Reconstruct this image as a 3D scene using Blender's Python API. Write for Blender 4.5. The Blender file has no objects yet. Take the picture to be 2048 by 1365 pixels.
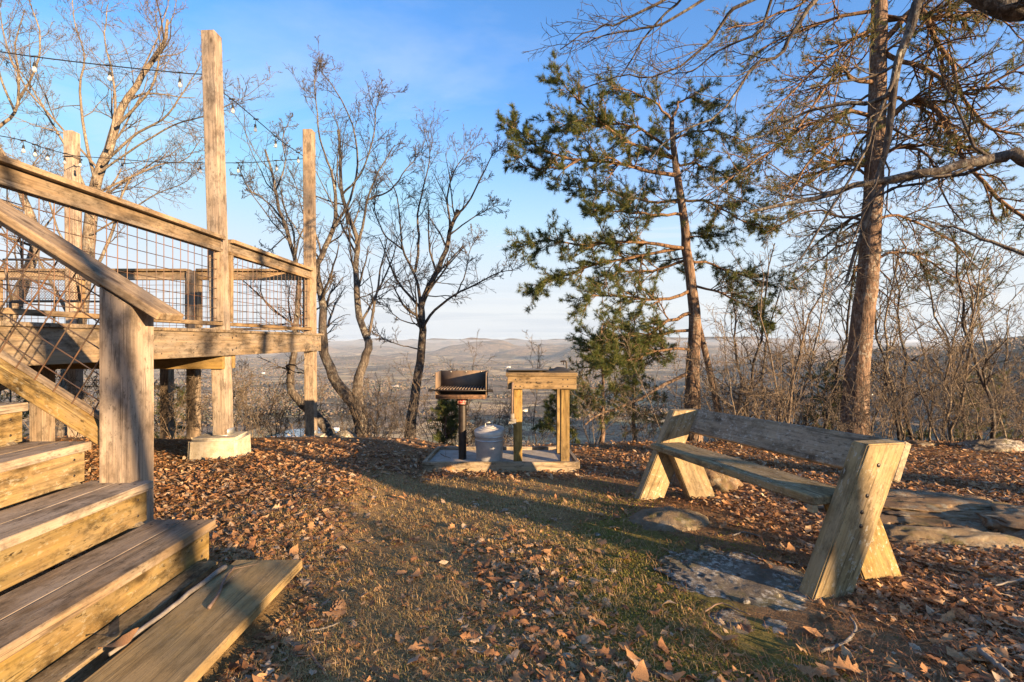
import bpy, bmesh, math, random
import numpy as np
from mathutils import Vector, Matrix, Quaternion

R = math.radians
scene = bpy.context.scene
col = scene.collection
rng = np.random.default_rng(11)
random.seed(5)

# ------------------------------------------------------------------ camera
ZC = 1.30                      # camera height (m)
F = 970.0                      # focal length in pixels of the 2048 px wide photograph
cam_d = bpy.data.cameras.new('camera')
cam_d.sensor_width = 36.0
cam_d.lens = F / 2048 * 36
cam_d.clip_start = 0.05
cam_d.clip_end = 120000
cam = bpy.data.objects.new('camera', cam_d)
col.objects.link(cam)
cam.location = (0, 0, ZC)
cam.rotation_euler = (R(90), 0, 0)
scene.camera = cam

# ------------------------------------------------------------------ sun and sky
SUN_EL = R(9.5)
SUN_H = Vector((0.78, -0.63, 0)).normalized()
SUN_AZ = math.atan2(SUN_H.x, SUN_H.y)
sun_vec = Vector((SUN_H.x * math.cos(SUN_EL), SUN_H.y * math.cos(SUN_EL), math.sin(SUN_EL)))
sun_d = bpy.data.lights.new('sun', 'SUN')
sun_d.energy = 5.0
sun_d.angle = R(0.53)
sun_d.color = (1.0, 0.68, 0.37)
sun = bpy.data.objects.new('sun', sun_d)
col.objects.link(sun)
sun.rotation_euler = (-sun_vec).to_track_quat('-Z', 'Y').to_euler()
sun.location = (20, -16, 12)

world = bpy.data.worlds.new('World')
scene.world = world
world.use_nodes = True
wt = world.node_tree
for n in list(wt.nodes):
    wt.nodes.remove(n)


def N(t, typ, loc=None, **kw):
    n = t.nodes.new(typ)
    for k, v in kw.items():
        if k.startswith('i_'):
            n.inputs[k[2:].replace('_', ' ')].default_value = v
        else:
            setattr(n, k, v)
    return n


def ramp(t, fac, stops, interp='LINEAR'):
    r = t.nodes.new('ShaderNodeValToRGB')
    r.color_ramp.interpolation = interp
    el = r.color_ramp.elements
    while len(el) < len(stops):
        el.new(0.5)
    for e, (p, c) in zip(el, stops):
        e.position = p
        if not hasattr(c, '__len__'):
            c = (c, c, c)
        e.color = (c[0], c[1], c[2], 1)
    t.links.new(fac, r.inputs[0])
    return r.outputs[0]


def mixc(t, fac, a, b, mode='MIX'):
    m = t.nodes.new('ShaderNodeMix')
    m.data_type = 'RGBA'
    m.blend_type = mode
    for s, v in ((m.inputs[0], fac), (m.inputs[6], a), (m.inputs[7], b)):
        if isinstance(v, bpy.types.NodeSocket):
            t.links.new(v, s)
        elif hasattr(v, '__len__'):
            s.default_value = (v[0], v[1], v[2], 1)
        else:
            s.default_value = v
    return m.outputs[2]


def mth(t, op, a, b=0.5, c=0.0, clamp=False):
    m = t.nodes.new('ShaderNodeMath')
    m.operation = op
    m.use_clamp = clamp
    for s, v in zip(m.inputs, (a, b, c)):
        if isinstance(v, bpy.types.NodeSocket):
            t.links.new(v, s)
        else:
            s.default_value = v
    return m.outputs[0]


def noise(t, vec, scale, detail=4, rough=0.55, dist=0.0):
    n = t.nodes.new('ShaderNodeTexNoise')
    n.inputs['Scale'].default_value = scale
    n.inputs['Detail'].default_value = detail
    n.inputs['Roughness'].default_value = rough
    n.inputs['Distortion'].default_value = dist
    if vec is not None:
        t.links.new(vec, n.inputs['Vector'])
    return n.outputs['Fac']


def mapping(t, vec, scale=(1, 1, 1), loc=(0, 0, 0), rot=(0, 0, 0)):
    m = t.nodes.new('ShaderNodeMapping')
    m.inputs['Scale'].default_value = scale
    m.inputs['Rotation'].default_value = rot
    if isinstance(loc, bpy.types.NodeSocket):
        t.links.new(loc, m.inputs['Location'])
    else:
        m.inputs['Location'].default_value = loc
    t.links.new(vec, m.inputs['Vector'])
    return m.outputs[0]


sky = N(wt, 'ShaderNodeTexSky')
sky.sky_type = 'NISHITA'
sky.sun_disc = False
sky.sun_elevation = SUN_EL
sky.sun_rotation = SUN_AZ
sky.altitude = 500
sky.air_density = 1.0
sky.dust_density = 0.4
sky.ozone_density = 2.5
tc = N(wt, 'ShaderNodeTexCoord')
sep = N(wt, 'ShaderNodeSeparateXYZ')
wt.links.new(tc.outputs['Generated'], sep.inputs[0])
zup = sep.outputs['Z']
# thin wispy cloud sheets, thicker towards the horizon all round
den = mth(wt, 'ADD', mth(wt, 'MAXIMUM', zup, 0.0), 0.12)
cx = N(wt, 'ShaderNodeCombineXYZ')
wt.links.new(mth(wt, 'DIVIDE', sep.outputs['X'], den), cx.inputs[0])
wt.links.new(mth(wt, 'DIVIDE', sep.outputs['Y'], den), cx.inputs[1])
cn = noise(wt, mapping(wt, cx.outputs[0], (0.5, 1.0, 1), (5.3, 2.2, 0), (0, 0, 0.35)), 1.1, 8, 0.60, 0.9)
cm = ramp(wt, cn, [(0.40, 0.0), (0.50, 0.45), (0.62, 1.0)])
low = ramp(wt, zup, [(0.0, 1.0), (0.10, 0.95), (0.30, 0.66), (0.50, 0.34), (0.9, 0.2)])
cfac = mth(wt, 'MULTIPLY', cm, low, clamp=True)
veil = ramp(wt, zup, [(0.0, 0.97), (0.06, 0.96), (0.12, 0.88), (0.19, 0.74), (0.32, 0.36), (0.44, 0.14), (0.7, 0.03)])
cfac2 = mth(wt, 'MAXIMUM', cfac, veil)
skyc = mixc(wt, 1.0, mixc(wt, 1.0, sky.outputs[0], (0.32, 0.69, 0.98), 'MULTIPLY'), (1.6, 1.75, 2.75), 'DARKEN')
hz = ramp(wt, zup, [(0.0, (1.84, 1.92, 2.00)), (0.06, (2.04, 2.10, 2.12)), (0.25, (1.84, 2.06, 2.32)), (1, (1.72, 1.98, 2.4))])
st = noise(wt, mapping(wt, cx.outputs[0], (0.35, 1.6, 1), (1.7, 3.3, 0)), 0.9, 6, 0.6, 0.6)
hz2 = mixc(wt, mth(wt, 'MULTIPLY', ramp(wt, st, [(0.45, 0.0), (0.58, 1.0)]), ramp(wt, zup, [(0.0, 0.45), (0.07, 0.4), (0.13, 0.0)])), hz, (1.52, 1.64, 1.80))
skyf = mixc(wt, cfac2, skyc, hz2)
bg = N(wt, 'ShaderNodeBackground')
bg.inputs['Strength'].default_value = 0.12
wt.links.new(skyf, bg.inputs['Color'])
wo = N(wt, 'ShaderNodeOutputWorld')
wt.links.new(bg.outputs[0], wo.inputs['Surface'])

scene.view_settings.view_transform = 'Standard'
scene.view_settings.look = 'None'
scene.view_settings.exposure = 1.9
scene.view_settings.gamma = 1.0
scene.view_settings.use_curve_mapping = False
scene.cycles.max_bounces = 5
scene.cycles.diffuse_bounces = 3
scene.cycles.transparent_max_bounces = 8
scene.cycles.volume_bounces = 0
scene.cycles.use_denoising = True


# ------------------------------------------------------------------ helpers
def W(px, py, d):
    """a point seen at pixel (px, py) of the photograph, d metres in front of the camera"""
    return np.array(((px - 1024) / F * d, d, ZC + (682.5 - py) / F * d))


WM = {}                                    # world matrices


def tag(o, label=None, cat=None, group=None, kind=None):
    if label: o['label'] = label
    if cat: o['category'] = cat
    if group: o['group'] = group
    if kind: o['kind'] = kind
    return o


def place(o, M, parent=None):
    WM[o.name] = M.copy()
    if parent is not None:
        o.parent = parent
        o.matrix_basis = WM[parent.name].inverted() @ M
    else:
        o.matrix_basis = M
    return o


def thing(name, loc, label, cat, group=None):
    o = bpy.data.objects.new(name, None)
    o.empty_display_size = 0.1
    col.objects.link(o)
    place(o, Matrix.Translation(Vector(loc)))
    return tag(o, label, cat, group)


def obj(name, mesh, M=None, parent=None):
    o = bpy.data.objects.new(name, mesh)
    col.objects.link(o)
    return place(o, M if M is not None else Matrix.Identity(4), parent)


def mesh_np(name, V, quads=None, tris=None, mat=None, smooth=True, attrs=None):
    me = bpy.data.meshes.new(name)
    V = np.asarray(V, dtype=np.float32).reshape(-1, 3)
    q = np.zeros((0, 4), np.int32) if quads is None else np.asarray(quads, np.int32).reshape(-1, 4)
    t = np.zeros((0, 3), np.int32) if tris is None else np.asarray(tris, np.int32).reshape(-1, 3)
    me.vertices.add(len(V))
    me.vertices.foreach_set('co', V.ravel())
    nl = q.size + t.size
    me.loops.add(nl)
    me.loops.foreach_set('vertex_index', np.concatenate([q.ravel(), t.ravel()]))
    me.polygons.add(len(q) + len(t))
    ls = np.concatenate([np.arange(len(q)) * 4, q.size + np.arange(len(t)) * 3]).astype(np.int32)
    me.polygons.foreach_set('loop_start', ls)
    me.update(calc_edges=True)
    if smooth:
        me.polygons.foreach_set('use_smooth', np.ones(len(me.polygons), bool))
    if attrs:
        for k, v in attrs.items():
            a = me.attributes.new(k, 'FLOAT', 'POINT')
            a.data.foreach_set('value', np.asarray(v, np.float32))
    if mat:
        me.materials.append(mat)
    return me


def mesh_bm(name, bm, mat=None, smooth=False):
    me = bpy.data.meshes.new(name)
    bm.to_mesh(me)
    bm.free()
    if smooth:
        me.polygons.foreach_set('use_smooth', np.ones(len(me.polygons), bool))
    if mat:
        me.materials.append(mat)
    return me


def smooth_auto(me, ang=40):
    try:
        me.set_sharp_from_angle(angle=R(ang))
    except Exception:
        pass
    return me


_bc = {}


def box_mesh(L, w, t, mat, bev=0.003):
    """a board: length along local X, width along Y, thickness along Z, centred; edges eased"""
    key = (round(L, 4), round(w, 4), round(t, 4), mat.name, bev)
    if key in _bc:
        return _bc[key]
    bm = bmesh.new()
    bmesh.ops.create_cube(bm, size=1)
    for v in bm.verts:
        v.co = Vector((v.co.x * L, v.co.y * w, v.co.z * t))
    if bev:
        bmesh.ops.bevel(bm, geom=list(bm.edges), offset=min(bev, t * .3), segments=1, affect='EDGES')
    me = mesh_bm('board', bm, mat)
    _bc[key] = me
    return me


def axes(p0, p1, up):
    x = (Vector(p1) - Vector(p0)).normalized()
    z = Vector(up)
    z = (z - x * z.dot(x)).normalized()
    y = z.cross(x)
    M = Matrix((x, y, z)).transposed().to_4x4()
    M.translation = (Vector(p0) + Vector(p1)) / 2
    return M


def board(name, parent, p0, p1, w, t, mat, up=(0, 0, 1), bev=0.003):
    """p0 to p1 is the centre line; w across, t along up"""
    L = (Vector(p1) - Vector(p0)).length
    return obj(name, box_mesh(L, w, t, mat, bev), axes(p0, p1, up), parent)


def norm(v):
    return v / np.maximum(np.linalg.norm(v, axis=-1, keepdims=True), 1e-9)


def catmull(pts, k):
    P = np.asarray(pts, float)
    P = np.vstack([2 * P[0] - P[1], P, 2 * P[-1] - P[-2]])
    n = len(P) - 3
    u = np.linspace(0, n - 1e-6, k)
    i = u.astype(int)
    f = (u - i)[:, None]
    a, b, c, d = P[i], P[i + 1], P[i + 2], P[i + 3]
    return 0.5 * (2 * b + (c - a) * f + (2 * a - 5 * b + 4 * c - d) * f ** 2 + (3 * b - a - 3 * c + d) * f ** 3)


def tubes(P, Rr, sides):
    """P[n,k,3] centre lines, Rr[n,k] radii -> verts, quads"""
    n, k, _ = P.shape
    T = np.empty_like(P)
    T[:, 1:-1] = P[:, 2:] - P[:, :-2]
    T[:, 0] = P[:, 1] - P[:, 0]
    T[:, -1] = P[:, -1] - P[:, -2]
    T = norm(T)
    al = np.abs(T).max(axis=1)
    ref = np.eye(3)[al.argmin(axis=1)]
    U = norm(np.cross(T, ref[:, None, :]))
    Vv = np.cross(T, U)
    a = np.arange(sides) / sides * 2 * np.pi
    ring = P[:, :, None] + Rr[:, :, None, None] * (np.cos(a)[None, None, :, None] * U[:, :, None] + np.sin(a)[None, None, :, None] * Vv[:, :, None])
    base = (np.arange(n) * k * sides)[:, None, None] + (np.arange(k - 1) * sides)[None, :, None]
    s = np.arange(sides)[None, None, :]
    s2 = (s + 1) % sides
    q = np.stack([base + s, base + s2, base + sides + s2, base + sides + s], axis=-1)
    return ring.reshape(-1, 3), q.reshape(-1, 4)


class Acc:
    """collects tubes, quads and triangles into one mesh"""

    def __init__(self):
        self.V, self.Q, self.T, self.n = [], [], [], 0

    def add(self, V, q=None, t=None):
        V = np.asarray(V, float).reshape(-1, 3)
        if q is not None and len(q): self.Q.append(np.asarray(q) + self.n)
        if t is not None and len(t): self.T.append(np.asarray(t) + self.n)
        self.V.append(V)
        self.n += len(V)
        return self

    def tube(self, P, Rr, sides=6, cap=False):
        P = np.asarray(P, float)
        if P.ndim == 2: P = P[None]
        Rr = np.asarray(Rr, float)
        if Rr.ndim == 0: Rr = np.full(P.shape[:2], float(Rr))
        if Rr.ndim == 1: Rr = Rr[None]
        V, q = tubes(P, Rr, sides)
        if cap:
            n, k = P.shape[:2]
            for i in range(n):
                b0 = i * k * sides
                b1 = b0 + (k - 1) * sides
                t = [[b0, b0 + j + 1, b0 + j] for j in range(1, sides - 1)] + [[b1, b1 + j, b1 + j + 1] for j in range(1, sides - 1)]
                self.T.append(np.array(t) + self.n)
        return self.add(V, q)

    def box(self, c, s, rz=0.0):
        c = np.asarray(c, float)
        s = np.asarray(s, float) / 2
        g = np.array([[x, y, z] for x in (-1, 1) for y in (-1, 1) for z in (-1, 1)]) * s
        ca, sa = math.cos(rz), math.sin(rz)
        g = np.stack([g[:, 0] * ca - g[:, 1] * sa, g[:, 0] * sa + g[:, 1] * ca, g[:, 2]], 1)
        return self.add(g + c, [[0, 1, 3, 2], [4, 6, 7, 5], [0, 4, 5, 1], [2, 3, 7, 6], [0, 2, 6, 4], [1, 5, 7, 3]])

    def mesh(self, name, mat, smooth=True, auto=None):
        me = mesh_np(name, np.concatenate(self.V), np.concatenate(self.Q) if self.Q else None,
                     np.concatenate(self.T) if self.T else None, mat, smooth)
        if auto: smooth_auto(me, auto)
        return me


# numpy value noise ------------------------------------------------------
def _hash(ix, iy, seed):
    h = (ix.astype(np.int64) * 374761393 + iy.astype(np.int64) * 668265263 + seed * 144665) & 0x7fffffff
    h = ((h ^ (h >> 13)) * 1274126177) & 0x7fffffff
    h = h ^ (h >> 16)
    return (h & 0xffff) / 65535.0


def vnoise(x, y, seed=0):
    ix, iy = np.floor(x), np.floor(y)
    fx, fy = x - ix, y - iy
    fx = fx * fx * (3 - 2 * fx)
    fy = fy * fy * (3 - 2 * fy)
    a, b = _hash(ix, iy, seed), _hash(ix + 1, iy, seed)
    c, d = _hash(ix, iy + 1, seed), _hash(ix + 1, iy + 1, seed)
    return (a * (1 - fx) + b * fx) * (1 - fy) + (c * (1 - fx) + d * fx) * fy


def fbm(x, y, oct=4, seed=0):
    v, a, s = 0.0, 0.5, 0.0
    for o in range(oct):
        v = v + a * vnoise(x, y, seed + o * 17)
        s += a
        a *= 0.5
        x, y = x * 2.03 + 11.3, y * 2.03 - 7.1
    return v / s


def sstep(a, b, x):
    t = np.clip((x - a) / (b - a), 0, 1)
    return t * t * (3 - 2 * t)


# the shape of the land --------------------------------------------------
def hilltop(x, y):
    h = 0.975 + 0.06 * np.clip(y, -40, 60)
    h = h - 0.07 * sstep(-0.75, -1.5, x)
    h = h + 0.03 * sstep(1.5, 4.0, x) * 0
    edge = 6.0 + 0.7 * (fbm(x * 0.35, y * 0 + 3.1, 2, 5) - 0.5) + 0.25 * sstep(3, 8, x)
    u = np.maximum(y - edge, 0)
    drop = np.where(u < 4.2, 0.085 * u * u, 0.085 * 4.2 ** 2 + 0.714 * (u - 4.2))
    h = h + drop
    h = h - 0.05 * (fbm(x * 0.9, y * 0.9, 3, 9) - 0.5)
    h = h + 0.6 * (fbm(x * 0.05, y * 0.05, 3, 29) - 0.5) * sstep(10, 40, u)
    return ZC - h


def valley(x, y):
    r = np.hypot(x, y)
    z = -262 + 22 * (fbm(x / 1500, y / 900, 4, 3) - 0.5)
    n1 = fbm(x / 2600 + 5, y / 1300 + 1, 4, 41)
    z = z + 190 * sstep(0.48, 0.74, n1) * sstep(4500, 9000, r)
    n2 = fbm(x / 6000 + 2, y / 2600 + 8, 4, 77)
    z = z + (70 + 230 * sstep(0.38, 0.72, n2)) * sstep(13000, 21000, r)
    n3 = fbm(x / 9000 + 9, y / 4000 + 2, 4, 97)
    z = z + 110 * n3 * sstep(24000, 34000, r)
    z = z + 232 * np.exp(-(((x - 1010) / 420) ** 2 + ((y - 6700) / 500) ** 2))
    z = z + 120 * np.exp(-(((x + 500) / 1500) ** 2 + ((y - 9500) / 500) ** 2))
    z = z + 110 * np.exp(-(((x - 300) / 900) ** 2 + ((y - 8300) / 500) ** 2))
    # the mountain's own ridge running on to the right
    for (rx, ry, rz, sx) in ((700, 150, 275, 260), (1150, 620, 285, 330), (1650, 1250, 292, 430), (2150, 2000, 280, 480),
                             (2350, 2900, 225, 480), (2250, 3800, 150, 450), (900, 1250, 70, 330), (1000, 2100, 60, 380)):
        z = np.maximum(z, -262 + rz * np.exp(-(((x - rx) / sx) ** 2 + ((y - ry) / sx) ** 2) * 0.8)
                       + 25 * (fbm(x / 160, y / 160, 4, 55) - 0.5))
    return z - r * r / (2 * 6.37e6) * 0.87


def G(x, y):
    x = np.asarray(x, float)
    y = np.asarray(y, float)
    a = hilltop(x, y)
    b = valley(x, y)
    k = 12.0
    d = np.clip((a - b) / k, -30, 30)
    return np.where(d > 8, a, b + k * np.log1p(np.exp(np.minimum(d, 8))))


def g1(x, y):
    return float(G(np.array([x]), np.array([y]))[0])


# ------------------------------------------------------------------ materials
def new_mat(name):
    m = bpy.data.materials.new(name)
    m.use_nodes = True
    t = m.node_tree
    for n in list(t.nodes):
        t.nodes.remove(n)
    out = t.nodes.new('ShaderNodeOutputMaterial')
    b = t.nodes.new('ShaderNodeBsdfPrincipled')
    t.links.new(b.outputs[0], out.inputs[0])
    return m, t, b, out


def setin(t, b, name, v):
    s = b.inputs[name]
    if isinstance(v, bpy.types.NodeSocket):
        t.links.new(v, s)
    elif hasattr(v, '__len__'):
        s.default_value = (v[0], v[1], v[2], 1)
    else:
        s.default_value = v


def bump(t, b, h, strength=0.4, dist=0.01):
    n = t.nodes.new('ShaderNodeBump')
    n.inputs['Strength'].default_value = strength
    n.inputs['Distance'].default_value = dist
    t.links.new(h, n.inputs['Height'])
    t.links.new(n.outputs[0], b.inputs['Normal'])


def wood(name, light, dark, grey, greyamt=0.5, green=0.0, lichen=0.0, rough=0.85, knots=True, stain=0.5):
    m, t, b, out = new_mat(name)
    tcn = t.nodes.new('ShaderNodeTexCoord')
    oi = t.nodes.new('ShaderNodeObjectInfo')
    cmb = t.nodes.new('ShaderNodeCombineXYZ')
    for i, k in enumerate((37.0, 11.0, 19.0)):
        t.links.new(mth(t, 'MULTIPLY', oi.outputs['Random'], k), cmb.inputs[i])
    add = t.nodes.new('ShaderNodeVectorMath')
    t.links.new(tcn.outputs['Object'], add.inputs[0])
    t.links.new(cmb.outputs[0], add.inputs[1])
    v = add.outputs[0]
    big = noise(t, mapping(t, v, (0.9, 9, 9)), 1.6, 5, 0.6, 1.2)
    grain = noise(t, mapping(t, v, (1.3, 46, 46)), 1.2, 6, 0.7, 0.5)
    fine = noise(t, mapping(t, v, (3, 130, 130)), 1.0, 4, 0.65)
    wv = t.nodes.new('ShaderNodeTexWave')
    wv.wave_type = 'BANDS'
    wv.bands_direction = 'Y'
    wv.inputs['Scale'].default_value = 9.0
    wv.inputs['Distortion'].default_value = 7.0
    wv.inputs['Detail'].default_value = 3.0
    wv.inputs['Detail Scale'].default_value = 1.2
    t.links.new(mapping(t, v, (0.22, 1.0, 1.0), rot=(0.7, 0, 0)), wv.inputs['Vector'])
    g = mth(t, 'ADD', mth(t, 'MULTIPLY', grain, 0.62), mth(t, 'ADD', mth(t, 'MULTIPLY', fine, 0.30), mth(t, 'MULTIPLY', wv.outputs['Fac'], 0.08)))
    c1 = ramp(t, g, [(0.34, tuple(x * 0.75 for x in dark)), (0.48, tuple((a + c) / 2 for a, c in zip(light, dark))), (0.62, light)])
    c2 = mixc(t, mth(t, 'MULTIPLY', ramp(t, big, [(0.34, 0.85), (0.62, 0.05)]), 0.62), c1, dark)
    # weathering
    wn = noise(t, mapping(t, v, (1.4, 4, 4)), 2.2, 5, 0.65, 0.3)
    wfac = mth(t, 'MULTIPLY', ramp(t, wn, [(0.36, 0.15), (0.62, 1.0)]), greyamt, clamp=True)
    gcol = mixc(t, g, tuple(x * 0.55 for x in grey), tuple(min(1, x * 1.35) for x in grey))
    c3 = mixc(t, wfac, c2, gcol)
    if green:
        gn = noise(t, v, 3.1, 5, 0.7, 0.4)
        c3 = mixc(t, mth(t, 'MULTIPLY', ramp(t, gn, [(0.45, 0.0), (0.68, 1.0)]), green), c3, (0.19, 0.15, 0.03))
    # dirt stains
    dn = noise(t, mapping(t, v, (1.5, 3, 3), (7, 3, 1)), 4.0, 6, 0.75)
    c3 = mixc(t, mth(t, 'MULTIPLY', ramp(t, dn, [(0.47, 0.0), (0.66, 1.0)]), stain), c3, tuple(x * 0.3 for x in dark))
    # fine dark drying cracks along the grain
    ck = noise(t, mapping(t, v, (0.8, 30, 30), (3, 9, 2)), 1.0, 3, 0.5, 0.2)
    ckf = mth(t, 'SUBTRACT', 1.0, mth(t, 'MULTIPLY', mth(t, 'ABSOLUTE', mth(t, 'SUBTRACT', ck, 0.5)), 42.0), clamp=True)
    ckf = mth(t, 'MULTIPLY', ckf, ramp(t, noise(t, mapping(t, v, (1.1, 5, 5)), 1.7, 3), [(0.45, 0.0), (0.60, 1.0)]))
    c3 = mixc(t, mth(t, 'MULTIPLY', ckf, 0.75), c3, tuple(x * 0.22 for x in dark))
    # small mildew specks
    sp_ = noise(t, mapping(t, v, (26, 60, 60), (1, 5, 8)), 1.0, 4, 0.7)
    c3 = mixc(t, mth(t, 'MULTIPLY', mth(t, 'MULTIPLY', ramp(t, sp_, [(0.56, 0.0), (0.66, 1.0)]), ramp(t, wn, [(0.40, 0.0), (0.58, 1.0)])), stain), c3, tuple(x * 0.3 for x in dark))
    if knots:
        vo = t.nodes.new('ShaderNodeTexVoronoi')
        vo.inputs['Scale'].default_value = 1.0
        t.links.new(mapping(t, v, (2.3, 6.0, 6.0)), vo.inputs['Vector'])
        kn = ramp(t, vo.outputs['Distance'], [(0.055, 1.0), (0.10, 0.35), (0.16, 0.0)])
        c3 = mixc(t, mth(t, 'MULTIPLY', kn, 0.85), c3, tuple(x * 0.32 for x in dark))
    if lichen:
        l1 = noise(t, mapping(t, v, (0.6, 1, 1)), 55, 5, 0.75)
        l2 = noise(t, v, 3.3, 3, 0.6)
        lf = mth(t, 'MULTIPLY', ramp(t, l1, [(0.56, 0.0), (0.62, 1.0)]), ramp(t, l2, [(0.38, 0.0), (0.58, 1.0)]))
        c3 = mixc(t, mth(t, 'MULTIPLY', lf, lichen), c3, (0.42, 0.41, 0.34))
    # board to board difference
    hs = t.nodes.new('ShaderNodeHueSaturation')
    t.links.new(mth(t, 'MULTIPLY_ADD', oi.outputs['Random'], 0.44, 0.78), hs.inputs['Value'])
    t.links.new(mth(t, 'MULTIPLY_ADD', mth(t, 'FRACT', mth(t, 'MULTIPLY', oi.outputs['Random'], 7.31)), 0.45, 0.72), hs.inputs['Saturation'])
    t.links.new(c3, hs.inputs['Color'])
    setin(t, b, 'Base Color', hs.outputs[0])
    setin(t, b, 'Roughness', rough)
    setin(t, b, 'Specular IOR Level', 0.25)
    bump(t, b, mth(t, 'ADD', g, mth(t, 'MULTIPLY', dn, 0.3)), 0.55, 0.004)
    return m


M_post = wood('wood_post', (0.42, 0.295, 0.175), (0.18, 0.115, 0.065), (0.32, 0.265, 0.205), 0.70, 0.0, stain=0.7)
M_rail = wood('wood_rail', (0.40, 0.27, 0.14), (0.165, 0.105, 0.055), (0.28, 0.235, 0.18), 0.65, stain=0.7)
M_fascia = wood('wood_fascia', (0.35, 0.25, 0.14), (0.12, 0.083, 0.05), (0.22, 0.19, 0.155), 0.8, stain=0.8)
M_tread = wood('wood_tread', (0.37, 0.265, 0.165), (0.14, 0.10, 0.065), (0.33, 0.28, 0.225), 0.75, 0.08, 0.15, stain=0.7)
M_riser = wood('wood_riser', (0.32, 0.215, 0.095), (0.10, 0.068, 0.032), (0.20, 0.16, 0.10), 0.75, 0.25, 0.25, stain=1.0)
M_plank = wood('wood_plank', (0.42, 0.29, 0.12), (0.22, 0.145, 0.06), (0.31, 0.24, 0.15), 0.4, 0.15, 0.08, stain=0.5)
M_bench = wood('wood_bench', (0.44, 0.325, 0.165), (0.16, 0.112, 0.058), (0.31, 0.25, 0.165), 0.75, 0.25, 0.8, stain=0.75)
M_benchleg = wood('wood_bench_leg', (0.42, 0.29, 0.12), (0.18, 0.12, 0.05), (0.31, 0.245, 0.145), 0.5, 0.3, 0.8, stain=0.6)
M_table = wood('wood_table', (0.35, 0.23, 0.10), (0.12, 0.075, 0.035), (0.20, 0.155, 0.10), 0.45, 0.10, stain=0.8)
M_tleg = wood('wood_table_leg', (0.42, 0.28, 0.115), (0.16, 0.105, 0.045), (0.24, 0.19, 0.125), 0.4, 0.2, stain=0.7)
M_kerb = wood('wood_kerb', (0.36, 0.275, 0.17), (0.15, 0.11, 0.066), (0.29, 0.255, 0.21), 0.7, stain=0.8)


def bark(name, a, c, lich=0.4, scale=1.0, moss=0.0):
    m, t, b, out = new_mat(name)
    tcn = t.nodes.new('ShaderNodeTexCoord')
    v = tcn.outputs['Object']
    n1 = noise(t, mapping(t, v, (30 * scale, 30 * scale, 7 * scale)), 1.0, 6, 0.68, 0.8)
    n2 = noise(t, v, 2.4, 5, 0.65)
    n3 = noise(t, v, 22, 4, 0.7)
    cc = ramp(t, n1, [(0.34, tuple(x * 0.45 for x in c)), (0.5, c), (0.66, a)])
    cc = mixc(t, mth(t, 'MULTIPLY', mth(t, 'MULTIPLY', ramp(t, n3, [(0.5, 0.0), (0.6, 1.0)]), ramp(t, n2, [(0.42, 0), (0.6, 1)])), lich), cc, (0.42, 0.43, 0.38))
    if moss:
        cc = mixc(t, mth(t, 'MULTIPLY', ramp(t, noise(t, v, 5, 4), [(0.5, 0), (0.66, 1)]), moss), cc, (0.10, 0.11, 0.03))
    setin(t, b, 'Base Color', cc)
    setin(t, b, 'Roughness', 0.92)
    setin(t, b, 'Specular IOR Level', 0.15)
    bump(t, b, n1, 0.9, 0.025 if scale < 1.15 else 0.006)
    return m


M_bark_oak = bark('bark_oak', (0.185, 0.155, 0.13), (0.085, 0.07, 0.06), 0.5, 1.0)
M_bark_pine = bark('bark_pine', (0.27, 0.18, 0.125), (0.125, 0.083, 0.06), 0.35, 0.9)
M_bark_pale = bark('bark_pale', (0.30, 0.245, 0.18), (0.15, 0.118, 0.088), 0.4, 1.2)
M_bark_dark = bark('bark_dark', (0.13, 0.105, 0.088), (0.06, 0.048, 0.042), 0.35, 1.0)
M_twig = bark('bark_twig', (0.165, 0.14, 0.118), (0.085, 0.07, 0.06), 0.1, 1.5)
M_twig_pine = bark('bark_twig_pine', (0.26, 0.16, 0.09), (0.13, 0.08, 0.05), 0.1, 1.5)
M_twig_warm = bark('bark_twig_warm', (0.25, 0.195, 0.145), (0.13, 0.10, 0.075), 0.15, 1.5)


def island_mat(name, stops, rough=0.6, transl=0.25, spec=0.3, noise_amt=0.0, sc=60):
    m, t, b, out = new_mat(name)
    ge = t.nodes.new('ShaderNodeNewGeometry')
    c = ramp(t, ge.outputs['Random Per Island'], stops)
    if noise_amt:
        tcn = t.nodes.new('ShaderNodeTexCoord')
        nn = noise(t, tcn.outputs['Object'], sc, 4, 0.6)
        c = mixc(t, mth(t, 'MULTIPLY', ramp(t, nn, [(0.40, 1.0), (0.62, 0.0)]), noise_amt), c, (0.07, 0.035, 0.02))
    setin(t, b, 'Base Color', c)
    setin(t, b, 'Roughness', rough)
    setin(t, b, 'Specular IOR Level', spec)
    if transl:
        tr = t.nodes.new('ShaderNodeBsdfTranslucent')
        t.links.new(c, tr.inputs[0])
        mx = t.nodes.new('ShaderNodeMixShader')
        mx.inputs[0].default_value = transl
        t.links.new(b.outputs[0], mx.inputs[1])
        t.links.new(tr.outputs[0], mx.inputs[2])
        t.links.new(mx.outputs[0], out.inputs[0])
    return m


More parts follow.
